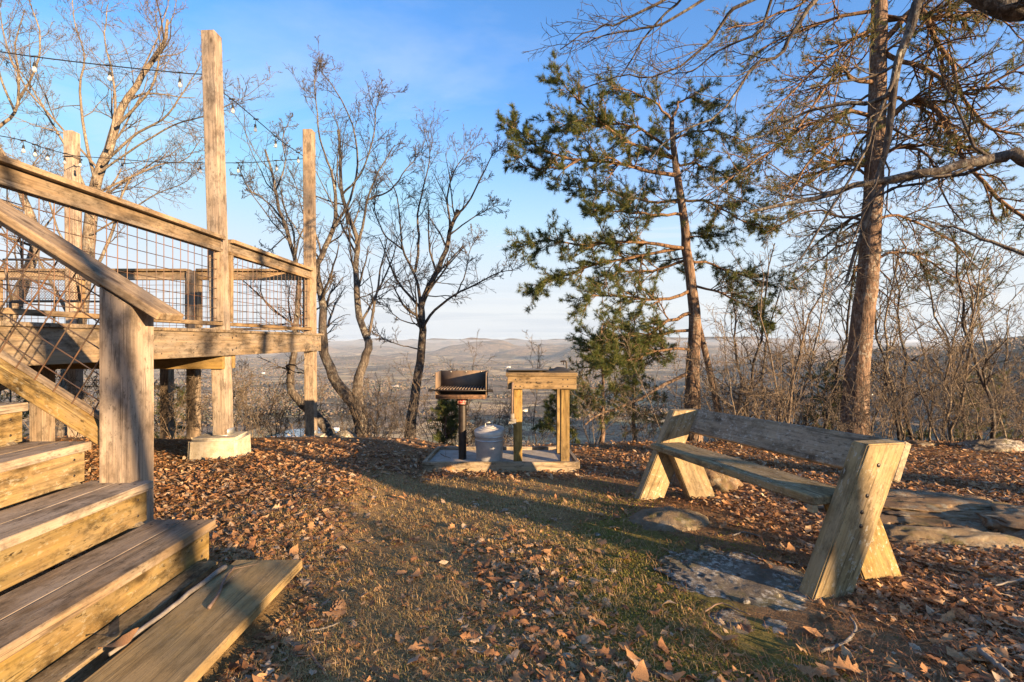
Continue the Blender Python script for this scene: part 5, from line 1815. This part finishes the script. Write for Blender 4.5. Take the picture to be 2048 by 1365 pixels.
# trees and bushes beyond the right of the frame, towards the low sun
def sunside(s, tt):
    return (0.63 * s + 0.78 * tt, 0.78 * s - 0.63 * tt)


for j, (s, tt, r0, h) in enumerate(((0.62, 6.5, 0.09, 5), (2.48, 9.0, 0.12, 7), (3.05, 12, 0.10, 8), (1.75, 15, 0.07, 7), (-0.2, 10, 0.09, 7), (4.6, 14, 0.14, 8), (5.8, 11, 0.15, 8))):
    x_, y_ = sunside(s, tt)
    z_ = g1(x_, y_)
    C = np.linspace([x_, y_, z_ - 0.1], [x_ + rng.normal(0, .3), y_ + rng.normal(0, .3), z_ + h], 18)
    C[1:-1] += rng.normal(0, 0.02, (16, 3))
    if j == 0:
        b0, b1 = sunside(0.98, tt), sunside(0.98 - 0.173 * h, tt)
        C = np.linspace([b0[0], b0[1], z_ - 0.1], [b1[0], b1[1], z_ + h], 18)
    lims = []
    for q in range(4):
        i0 = rng.integers(7, 15)
        a = rng.uniform(0, 6.28)
        e = C[i0] + np.array([math.cos(a) * 1.6, math.sin(a) * 1.6, 1.6]) * rng.uniform(.6, 1.1)
        lims.append((catmull([C[i0], (C[i0] + e) / 2 + [0, 0, -.1], e], 12), r0 * .35, 0.01))
    bare_tree('woodland_tree', 'bare woodland tree outside the view on the sunny side of the clearing', [(C, r0, r0 * .35)], lims, M_bark_oak, (5, 4, 2, 0), 0.006, group='woodland trees on the sunny side', seed=60 + j)
for j in range(9):
    s = rng.uniform(-0.6, 1.9) if j < 6 else rng.uniform(3.6, 4.8)
    tt = rng.uniform(6.5, 11.5)
    x_, y_ = sunside(s, tt)
    S, A, h = protos[int(rng.choice([4, 7, 2]))]
    z_ = g1(x_, y_)
    root = thing('bush', (x_, y_, z_), 'low wiry bush outside the view on the sunny side of the clearing', 'bush', 'bushes on the sunny side')
    sc_ = 1.25 / h * rng.uniform(0.75, 1.15)
    Mx = Matrix.Translation((x_, y_, z_)) @ Matrix.Rotation(rng.uniform(0, 6.28), 4, 'Z') @ Matrix.Diagonal((sc_ * 1.3, sc_ * 1.3, sc_, 1))
    obj('stem', S, Mx, root)
    obj('crown', A, Mx, root)

# ------------------------------------------------------------------ rocks
def rock(name, c, size, mat, label, seed, rz=0.0, amp=0.22, freq=1.7, flat=0.0, sub=5, layers=0.0):
    bm = bmesh.new()
    bmesh.ops.create_icosphere(bm, subdivisions=sub, radius=1)
    V_ = np.array([v.co[:] for v in bm.verts])
    n_ = (fbm(V_[:, 0] * freq + seed, V_[:, 1] * freq + V_[:, 2] * freq * 1.3, 5, seed) - 0.5) * 2
    n2_ = (fbm(V_[:, 0] * freq * 3 + V_[:, 2] * 2, V_[:, 1] * freq * 3 - V_[:, 2], 4, seed + 3) - 0.5) * 2
    n3_ = np.abs(fbm(V_[:, 0] * freq * 5 + V_[:, 2] * 3 + 4, V_[:, 1] * freq * 5 - V_[:, 2] * 3, 4, seed + 9) - 0.5) * 2
    V_ = V_ * (1 + amp * n_ + amp * 0.4 * n2_ - amp * 0.35 * n3_)[:, None]
    if flat:
        V_[:, 2] = np.where(V_[:, 2] > flat, flat + (V_[:, 2] - flat) * 0.18, V_[:, 2])
    if layers:
        q = V_[:, 2] * layers
        V_[:, 2] = (np.floor(q) + sstep(0.15, 0.85, q - np.floor(q))) / layers
    for v, p in zip(bm.verts, V_):
        v.co = Vector((p[0] * size[0], p[1] * size[1], p[2] * size[2]))
    o = obj(name, mesh_bm(name, bm, mat, True), Matrix.Translation(c) @ Matrix.Rotation(rz, 4, 'Z'))
    return tag(o, label, 'rock')


def on_ground(px, d, dz=0.0):
    x = (px - 1024) / F * d
    return Vector((x, d, g1(x, d) + dz))


rock('flat_rock', (1.06, 2.13, g1(1.0, 2.1) - 0.03), (0.36, 0.50, 0.10), M_slab, 'flat dark stone with pale lichen set in the moss before the bench', 3, R(32), 0.55, 2.0, 0.25, 6)
rock('flat_rock', (0.93, 1.74, g1(.93, 1.74) - 0.035), (0.25, 0.24, 0.085), M_slab, 'smaller dark flat stone just in front of the lichened slab', 5, R(-15), 0.5, 2.0, 0.25, 5)
rock('boulder', (2.80, 3.35, g1(2.8, 3.35) - 0.03), (0.80, 0.40, 0.26), M_boulder, 'broad low sandstone boulder with pale lichen behind the bench', 8, R(-8), 0.42, 2.2, 0.25, 6)
rock('boulder', (2.40, 2.78, g1(2.4, 2.78) - 0.06), (0.55, 0.20, 0.13), M_mossrock, 'narrow rim of sandstone in the litter before the lichened boulder', 9, R(-6), 0.35, 1.6, 0, 5)
rock('boulder', (3.22, 2.88, g1(3.22, 2.88) - 0.03), (0.40, 0.36, 0.24), M_boulder, 'rounded end of sandstone rock at the right edge of the picture', 12, R(30), 0.35, 1.8, 0.4, 5)
rock('mossy_rock', (1.02, 3.12, g1(1.02, 3.12) - 0.05), (0.30, 0.22, 0.11), M_mossrock, 'small moss topped rock between the far legs of the bench', 15, R(10), 0.22)
rock('mossy_rock', (1.62, 4.10, g1(1.62, 4.1) + 0.02), (0.22, 0.30, 0.22), M_boulder, 'grey upright rock seen through the gap behind the bench seat', 18, R(40), 0.25)
rock('edge_rock', on_ground(688, 7.6, 0.0), (0.22, 0.18, 0.13), M_slab, 'dark lichen spotted rock at the foot of the twin stemmed tree', 21, 0, 0.2)
rock('edge_rock', on_ground(1990, 6.0, -0.02), (0.45, 0.25, 0.13), M_slab, 'long grey rock on the brow at the far right', 25, R(5), 0.25)
rock('edge_rock', on_ground(1835, 6.3, -0.04), (0.3, 0.25, 0.10), M_boulder, 'low rock on the brow behind the near end of the bench', 27, R(20), 0.25)
for i, (px, d, s) in enumerate(((1490, 2.05, .022), (900, 2.0, .018), (1225, 2.35, .02), (655, 1.6, .022), (1195, 2.85, .02))):
    p = on_ground(px, d, 0.004)
    rock('pebble', p, (s, s * .8, s * .55), M_boulder if i % 2 else M_slab, ['pale pebble on the moss below the lichened slab', 'dark pebble in the dry grass of the clearing', 'small tan stone in the moss left of the slab', 'whitish stone in the grass beside the plank', 'little grey stone in the shaded moss'][i], 30 + i, 0, 0.2, 1.7, 0, 2)

# ------------------------------------------------------------------ leaves
ST = np.array([0, .14, .24, .36, .47, .58, .70, .82, .92, 1.0])
HW1 = np.array([.015, .05, .19, .09, .31, .14, .29, .12, .15, .0])


HW2 = np.array([.01, .07, .15, .21, .235, .23, .20, .14, .08, .0])


def leaf_template(seed, full=True):
    rg = np.random.default_rng(seed)
    HW = HW1 if seed % 2 else HW2
    ix = list(range(10)) if full == 2 else [0, 2, 3, 4, 5, 6, 9] if full == 1 else [0, 2, 5, 9] if full == 0 else [0, 4, 9]
    st, hw = ST[ix], HW[ix]
    n = len(st)
    v = []
    cup, bend, tw = rg.uniform(0.2, 2.2) * rg.choice([1, 1, -1]), rg.uniform(-0.8, 1.0), rg.normal(0, 0.6)
    for i in range(n):
        w1, w2 = hw[i] * rg.uniform(.8, 1.2), hw[i] * rg.uniform(.8, 1.2)
        u = st[i]
        zc = bend * (u - 0.5) ** 2
        off = 0.03 * math.sin(u * 5 + seed)
        v += [[u - 0.5 + rg.normal(0, .012), off + w1, zc + cup * w1 * w1 + tw * (u - .5) * w1 + rg.normal(0, .02)], [u - 0.5, off, zc],
              [u - 0.5 + rg.normal(0, .012), off - w2, zc + cup * w2 * w2 - tw * (u - .5) * w2 + rg.normal(0, .02)]]
    q = []
    for i in range(n - 1):
        a = i * 3
        q += [[a, a + 1, a + 4, a + 3], [a + 1, a + 2, a + 5, a + 4]]
    return np.array(v), np.array(q)


def rot_rand(n, tilt, rg):
    """n rotation matrices: any heading, tilted by about tilt radians"""
    a = rg.uniform(0, 2 * np.pi, n)
    tx, ty = rg.normal(0, tilt, n), rg.normal(0, tilt, n)
    ca, sa = np.cos(a), np.sin(a)
    Z = np.zeros(n); O1 = np.ones(n)
    Rz = np.stack([np.stack([ca, -sa, Z], -1), np.stack([sa, ca, Z], -1), np.stack([Z, Z, O1], -1)], 1)
    cx_, sx_ = np.cos(tx), np.sin(tx)
    Rx = np.stack([np.stack([O1, Z, Z], -1), np.stack([Z, cx_, -sx_], -1), np.stack([Z, sx_, cx_], -1)], 1)
    cy_, sy_ = np.cos(ty), np.sin(ty)
    Ry = np.stack([np.stack([cy_, Z, sy_], -1), np.stack([Z, O1, Z], -1), np.stack([-sy_, Z, cy_], -1)], 1)
    return Rx @ Ry @ Rz


def blocked(x, y):
    """under the pad, stairs, plank, footing and rocks"""
    b_ = (x > -0.90) & (x < 0.68) & (y > 4.68) & (y < 5.40)
    b_ |= (x < -1.20) & (y < 2.1)
    b_ |= (x < -1.36) & (y < 2.2)
    b_ |= (x > -1.21) & (x < -0.905) & (y < 2.12)
    b_ |= (abs(x - PX) < 0.24) & (abs(y - 5.11) < 0.22)
    c_, s_ = math.cos(R(25)), math.sin(R(25))
    dx, dy = x - 1.02, y - 2.1
    b_ |= ((dx * c_ + dy * s_) / 0.22) ** 2 + ((-dx * s_ + dy * c_) / 0.30) ** 2 < 1
    b_ |= ((x - 0.90) / 0.09) ** 2 + ((y - 1.74) / 0.09) ** 2 < 1
    dx, dy = x - 2.80, y - 3.35
    b_ |= (dx / 0.72) ** 2 + (dy / 0.34) ** 2 < 1
    b_ |= ((x - 3.22) / .34) ** 2 + ((y - 2.88) / .3) ** 2 < 1
    return b_


def scatter(n, dens, rg, dmax=8.5, dmin=1.1, side=1.18):
    """points over the part of the hilltop in view, thinned by a density function; about even in the picture"""
    d = dmin * (dmax / dmin) ** rg.random(n)
    u = rg.uniform(-side, side, n)
    x, y_ = u * d, d
    w_ = dens(x, y_)
    ok = (rg.random(n) < w_) & ~blocked(x, y_)
    return x[ok], y_[ok]


def leafdens(x, y_):
    g_, m_, l_ = zones(x, y_)
    return np.clip(l_, 0, 1) * sstep(8.4, 6.8, y_)


def litter(name, label, n, dmin, dmax, full, size, tilt, lift, seed):
    rg = np.random.default_rng(seed)
    x, y_ = scatter(n, leafdens, rg, dmax, dmin)
    z = G(x, y_)
    V_all, Q_all, off = [], [], 0
    T = [leaf_template(seed * 20 + i, full) for i in range(14)]
    pick = rg.integers(0, 14, len(x))
    for i, (tv, tq) in enumerate(T):
        s = pick == i
        m_ = int(s.sum())
        if not m_: continue
        Rm = rot_rand(m_, tilt, rg)
        sc = (size[0] + (size[1] - size[0]) * rg.random(m_) ** 1.6)[:, None, None]
        v = np.einsum('nij,kj->nki', Rm, tv) * sc
        v = v + np.stack([x[s], y_[s], z[s] + rg.uniform(lift[0], lift[1], m_)], -1)[:, None]
        q = tq[None] + (np.arange(m_) * len(tv))[:, None, None] + off
        V_all.append(v.reshape(-1, 3)); Q_all.append(q.reshape(-1, 4))
        off += m_ * len(tv)
    o = obj(name, mesh_np(name, np.concatenate(V_all), np.concatenate(Q_all), None, M_leaf, False))
    return tag(o, label, kind='stuff')


litter('leaf_litter', 'brown fallen oak leaves carpeting the ground of the clearing', 36000, 1.1, 3.6, 1, (0.018, 0.078), 0.26, (0.003, 0.020), 71)
litter('leaf_litter', 'brown fallen oak leaves lying along the brow and under the bushes', 40000, 3.4, 8.4, 0, (0.03, 0.085), 0.32, (0.003, 0.025), 72)
litter('leaf_crumbs', 'small broken bits of brown leaf in the grass', 45000, 1.1, 4.5, -1, (0.010, 0.034), 0.5, (0.002, 0.012), 73)

# the largest single leaves, one by one
leaf_me = []
for i in range(6):
    tv, tq = leaf_template(900 + i, 2)
    leaf_me.append(mesh_np('fallen_leaf', tv, tq, None, M_leaf, False))
rgL = np.random.default_rng(44)
xs, ys = scatter(900, lambda x, y_: 0.25 + 0.5 * leafdens(x, y_), rgL, 3.4, 1.25, 1.0)
for i in range(min(110, len(xs))):
    x_, y_ = float(xs[i]), float(ys[i])
    where = ('in the deep litter right of the bench' if x_ > 1.4 else 'in the sunlit drift beside the stairs' if x_ < -1.0 else
             'on the moss in front of the bench' if x_ > 0.5 and y_ > 1.6 else 'in the foreground grass near the picture edge' if y_ < 1.7 else 'on the dry grass of the clearing')
    sc = rgL.uniform(0.065, 0.105)
    Rm = Matrix(rot_rand(1, 0.22, rgL)[0].tolist()).to_4x4()
    o = obj('fallen_leaf', leaf_me[i % 6], Matrix.Translation((x_, y_, g1(x_, y_) + 0.016)) @ Rm @ Matrix.Diagonal((sc, sc, sc, 1)))
    tag(o, 'large curled brown oak leaf lying ' + where, 'leaf', 'large fallen leaves ' + where)
o = obj('fallen_leaf', leaf_me[2], Matrix.Translation((-1.215, 1.50, zp + 0.02)) @ Matrix.Rotation(R(62), 4, 'Z') @ Matrix.Diagonal((.105, .105, .105, 1)))
tag(o, 'orange tan leaf caught between the lowest step and the plank', 'leaf')
o = obj('fallen_leaf', leaf_me[1], Matrix.Translation((-0.62, 4.66, ZP - 0.04)) @ Matrix.Rotation(R(75), 4, 'X') @ Matrix.Diagonal((.15, .15, .15, 1)))
tag(o, 'large brown leaf propped against the front edge of the concrete pad', 'leaf')


# ------------------------------------------------------------------ grass, moss and needles
def blades(name, label, n, dens, mat, h, w, bend, seed, dmin=1.1, dmax=5.5, kind='stuff', pts=None):
    rg = np.random.default_rng(seed)
    if pts is None:
        x, y_ = scatter(n, dens, rg, dmax, dmin)
    else:
        x, y_ = np.repeat(pts[0], 9), np.repeat(pts[1], 9)
        x, y_ = x + rg.normal(0, 0.012, len(x)), y_ + rg.normal(0, 0.012, len(y_))
    m_ = len(x)
    b = np.stack([x, y_, G(x, y_) - 0.002], -1)
    a = rg.uniform(0, 2 * np.pi, m_)
    side_ = np.stack([np.cos(a), np.sin(a), np.zeros(m_)], -1)
    fw = np.stack([-np.sin(a), np.cos(a), np.zeros(m_)], -1)
    H = rg.uniform(h[0], h[1], m_)[:, None]
    B = rg.uniform(bend[0], bend[1], m_)[:, None]
    Wd = (rg.uniform(w[0], w[1], m_) * np.clip(y_ / 2.2, 0.8, 2.4))[:, None]
    up_ = np.array([0, 0, 1.0])
    p1 = b + up_ * H * 0.55 + fw * H * B * 0.35
    p2 = b + up_ * H * (1 - 0.5 * np.minimum(B, 1.8)) + fw * H * B
    V_ = np.stack([b - side_ * Wd / 2, b + side_ * Wd / 2, p1 - side_ * Wd * .4, p1 + side_ * Wd * .4, p2], 1)
    k = np.arange(m_)[:, None] * 5
    q = k + np.array([[0, 1, 3, 2]])
    t_ = k + np.array([[2, 3, 4]])
    o = obj(name, mesh_np(name, V_.reshape(-1, 3), q, t_, mat, False))
    return tag(o, label, kind=kind)


blades('grass', 'short dry winter grass with a few green blades across the clearing', 170000, lambda x, y_: np.clip(zones(x, y_)[0] * 0.9 + 0.04, 0, 1) * (0.25 + 0.75 * sstep(.35, .6, fbm(x * 2.6, y_ * 2.6, 3, 303))), M_grass, (0.010, 0.036), (0.0016, 0.0034), (0.7, 2.0), 81)
# taller tufts: several blades from one spot
rgT = np.random.default_rng(87)
tx_, ty_ = scatter(9000, lambda x, y_: np.clip(zones(x, y_)[0], 0, 1) * sstep(.45, .6, fbm(x * 3.1, y_ * 3.1, 3, 333)), rgT, 4.5, 1.1)
TUFT = (tx_, ty_)
blades('grass', 'tufts of straw coloured grass standing here and there in the clearing', 0, None, M_grass, (0.018, 0.05), (0.0014, 0.0028), (0.5, 1.7), 88, pts=TUFT)
blades('moss', 'soft green moss cushions around the flat rock', 300000, lambda x, y_: np.clip(zones(x, y_)[1], 0, 1) * (0.1 + 0.9 * sstep(.42, .6, fbm(x * 2.2, y_ * 2.2, 3, 313))), M_mossblade, (0.006, 0.016), (0.0030, 0.0060), (0.3, 1.4), 82, dmax=4.6)
blades('fallen_needles', 'fallen rusty pine needles spread over moss and soil', 26000, lambda x, y_: sstep(0.3, 0.9, x) * 0.8 + 0.12, M_pineneedle_dead, (0.03, 0.06), (0.0012, 0.002), (1.5, 2.0), 83, dmax=5)

# ------------------------------------------------------------------ sticks and cones on the ground
def gpt(px, py, dz=0.01):
    """ground point seen at a pixel"""
    d = 2.0
    for _ in range(30):
        x = (px - 1024) / F * d
        h = ZC - g1(x, d)
        d = h * F / (py - 682.5)
    return np.array([(px - 1024) / F * d, d, g1((px - 1024) / F * d, d) + dz])


stick('stick', [gpt(618, 1290), gpt(625, 1320), gpt(648, 1350)], 0.006, 0.0045, M_stick_dark, 'short dark stick in the grass beside the plank', twigs=1)
stick('stick', [gpt(612, 1268), gpt(650, 1262), gpt(680, 1250)], 0.004, 0.002, M_stick, 'pale thin curved stick in the grass beside the plank')
stick('stick', [gpt(1960, 1320, .03), gpt(1990, 1345, .03), gpt(2020, 1370, .03)], 0.010, 0.008, M_stick, 'thick pale grey stick half buried in leaves at the bottom right')
stick('twig', [gpt(1958, 1110), gpt(1950, 1140), gpt(1962, 1160), gpt(1985, 1165)], 0.006, 0.004, M_stick, 'crooked lichen grey twig in the deep litter past the bench', 'twig', twigs=3)
stick('twig', [gpt(1640, 1310), gpt(1690, 1290), gpt(1712, 1262), gpt(1700, 1240)], 0.006, 0.004, M_stick, 'crooked pale twig beside the near leg of the bench', 'twig', twigs=3)
stick('twig', [gpt(1990, 1185, .03), gpt(2030, 1175, .03), gpt(2060, 1168, .03)], 0.004, 0.003, M_stick, 'straight thin grey twig lying on leaves at the right edge', 'twig')
stick('twig', [gpt(1465, 1075), gpt(1490, 1068), gpt(1520, 1078)], 0.005, 0.003, M_stick, 'bleached curved twig on the moss above the lichened slab', 'twig')
stick('twig', [gpt(1410, 1228), gpt(1440, 1212), gpt(1470, 1222), gpt(1500, 1235)], 0.0035, 0.002, M_stick_dark, 'thin forked twig along the edge of the lichened slab', 'twig', twigs=2)
stick('twig', [(-0.75, 5.1, ZP + .005), (-0.7, 5.0, ZP + .007), (-0.62, 4.9, ZP + .006)], 0.005, 0.003, M_stick_dark, 'small dark twig lying on the concrete pad', 'twig', twigs=1)

# pine cone
def cone(p, s, label):
    A = Acc()
    V_, q_ = lathe([(0.0, 0.0), (0.25, 0.08), (0.42, 0.3), (0.45, 0.5), (0.34, 0.75), (0.16, 0.95), (0, 1)], 14)
    A.add(V_ * s, q_)
    root = obj('pine_cone', A.mesh('cone_core', M_cone), Matrix.Translation(p) @ Matrix.Rotation(R(80), 4, 'X') @ Matrix.Rotation(R(30), 4, 'Y'))
    A = Acc()
    for i in range(46):
        u = (i + 0.5) / 46
        a = i * 2.39996
        rr = 0.44 * math.sin(math.pi * (0.12 + 0.8 * u)) * s
        c = np.array([rr * math.cos(a), rr * math.sin(a), u * s])
        o_ = np.array([math.cos(a), math.sin(a), 0.35]) * 0.2 * s
        s_ = np.array([-math.sin(a), math.cos(a), 0]) * 0.13 * s
        A.add([c - s_, c + s_, c + o_ + s_ * .7, c + o_ - s_ * .7, c + o_ * 1.1 + [0, 0, .05 * s]], [[0, 1, 2, 3]], [[3, 2, 4]])
    obj('scales', A.mesh('cone_scales', M_cone, False), WM[root.name], root)
    return tag(root, label, 'pine cone')


cone(Vector(gpt(675, 1217, .016)), 0.045, 'small brown pine cone in the grass near the plank end')

# ------------------------------------------------------------------ valley details
def zfield(px, py):
    d = 1500.0
    for _ in range(20):
        x = (px - 1024) / F * d
        h = ZC - g1(x, d)
        d = 0.5 * d + 0.5 * h * F / (py - 682.5)
    return (px - 1024) / F * d, d


xw, yw = zfield(610, 864)
zw = g1(xw, yw) + 4
water_sheet(610, 868, zw, 80, 120, 'pale pond on the valley floor below the deck')

# woods on the valley floor and the ridge: far too many trees to count
rgW = np.random.default_rng(505)
nW = 330000
dW = 900 * (6500 / 900) ** rgW.random(nW)
dW[:40000] = 300 * (2600 / 300) ** rgW.random(40000)
uW = rgW.uniform(-1.12, 1.12, nW)
uW[:40000] = rgW.uniform(0.3, 1.2, 40000)
xW, yW = uW * dW, dW
keepW = sstep(0.545, 0.575, fbm(xW / 420 + 3, yW / 300 + 7, 4, 601)) * (yW > 1500) + 0.004 + 0.9 * sstep(-190, -120, valley(xW, yW))
okW = rgW.random(nW) < keepW
xW, yW = xW[okW], yW[okW]
zW = G(xW, yW)
okW = (zW < -40 + 60 * (xW > 300)) & (((xW - xw) / 110) ** 2 + ((yW - yw) / 170) ** 2 > 1)
xW, yW, zW = xW[okW], yW[okW], zW[okW]
pW = rgW.permutation(len(xW))[:34000]
xW, yW, zW = xW[pW], yW[pW], zW[pW]
mW = len(xW)
hW = rgW.uniform(4, 8, mW) * (1 + yW / 9000)
aW = rgW.uniform(0, 6.28, mW)
ring = []
for q in range(3):
    ra = hW * rgW.uniform(0.6, 1.1, mW)
    ring.append(np.stack([xW + ra * np.cos(aW + q * 2.094), yW + ra * np.sin(aW + q * 2.094), zW + hW * rgW.uniform(0.3, 0.75, mW)], -1))
botW = np.stack([xW, yW, zW - 1], -1)
topW = np.stack([xW + rgW.normal(0, 1, mW), yW + rgW.normal(0, 1, mW), zW + hW], -1)
VW = np.stack([botW] + ring + [topW], 1).reshape(-1, 3)
tW = np.array([[0, 2, 1], [0, 3, 2], [0, 1, 3], [4, 1, 2], [4, 2, 3], [4, 3, 1]])
TW = (np.arange(mW) * 5)[:, None, None] + tW[None]
M_farwood = island_mat('far_wood', [(0, (0.14, 0.105, 0.078)), (0.45, (0.19, 0.145, 0.10)), (0.70, (0.23, 0.175, 0.12)), (0.76, (0.075, 0.08, 0.052)), (1, (0.095, 0.10, 0.062))], 0.95, 0.0, 0.1)
tag(obj('valley_woods', mesh_np('valley_woods', VW, None, TW.reshape(-1, 3), M_farwood, False)), 'brown leafless woods with some evergreens spread over the valley', kind='stuff')

# far houses and barns
M_hwall = simple('house_wall', (0.70, 0.68, 0.63), 0.8)
M_hroof = simple('house_roof', (0.30, 0.28, 0.27), 0.7)
M_hroof2 = simple('metal_roof', (0.62, 0.66, 0.70), 0.4, 0.3)
for i, (px, py, L_, w_, h_, lab) in enumerate(((1046, 823, 34, 14, 6, 'white farm building in the valley seen under the prep table'), (526, 748, 30, 14, 7, 'pale house far down the valley left of the corner post'),
                                              (790, 775, 40, 16, 7, 'long pale barn in the valley behind the spreading tree'), (1016, 736, 50, 18, 8, 'distant pale barn in the fields above the grill'),
                                              (585, 880, 26, 12, 6, 'pale roofed house below the brow left of the corner post'), (668, 862, 30, 14, 6, 'pale roofed house below the brow by the pond'))):
    x_, y_ = zfield(px, py)
    z_ = g1(x_, y_) - 0.5
    hs = thing('farm_building', (x_, y_, z_), lab, 'building', 'far buildings in the valley')
    A = Acc()
    A.box((x_, y_, z_ + h_ / 2), (L_, w_, h_))
    obj('wall', A.mesh('house_wall', M_hwall, False), None, hs)
    A = Acc()
    e = 0.8
    A.add([[x_ - L_ / 2 - e, y_ - w_ / 2 - e, z_ + h_], [x_ + L_ / 2 + e, y_ - w_ / 2 - e, z_ + h_], [x_ + L_ / 2 + e, y_ + w_ / 2 + e, z_ + h_], [x_ - L_ / 2 - e, y_ + w_ / 2 + e, z_ + h_],
           [x_ - L_ / 2 - e, y_, z_ + h_ * 1.7], [x_ + L_ / 2 + e, y_, z_ + h_ * 1.7]], [[0, 1, 5, 4], [2, 3, 4, 5], [0, 3, 2, 1]], [[0, 4, 3], [1, 2, 5]])
    obj('roof', A.mesh('house_roof', M_hroof2 if i % 2 else M_hroof, False), None, hs)

# ------------------------------------------------------------------ haze in the valley air
bm = bmesh.new()
bmesh.ops.create_cube(bm, size=1)
zlo, zhi = float(V_ground_min) - 5.0, 34.0
for v in bm.verts:
    v.co = Vector((v.co.x * 92000, v.co.y * 92000, zlo if v.co.z < 0 else zhi))
m = bpy.data.materials.new('haze_air')
m.use_nodes = True
t = m.node_tree
for n in list(t.nodes):
    t.nodes.remove(n)
out = t.nodes.new('ShaderNodeOutputMaterial')
pv = t.nodes.new('ShaderNodeVolumePrincipled')
pv.inputs['Color'].default_value = (0.66, 0.80, 1.0, 1)
pv.inputs['Density'].default_value = 3.8e-5
pv.inputs['Anisotropy'].default_value = 0.0
t.links.new(pv.outputs[0], out.inputs['Volume'])
haze = obj('haze', mesh_bm('haze', bm, m))
tag(haze, 'thin pale haze hanging over the wide valley', kind='stuff')
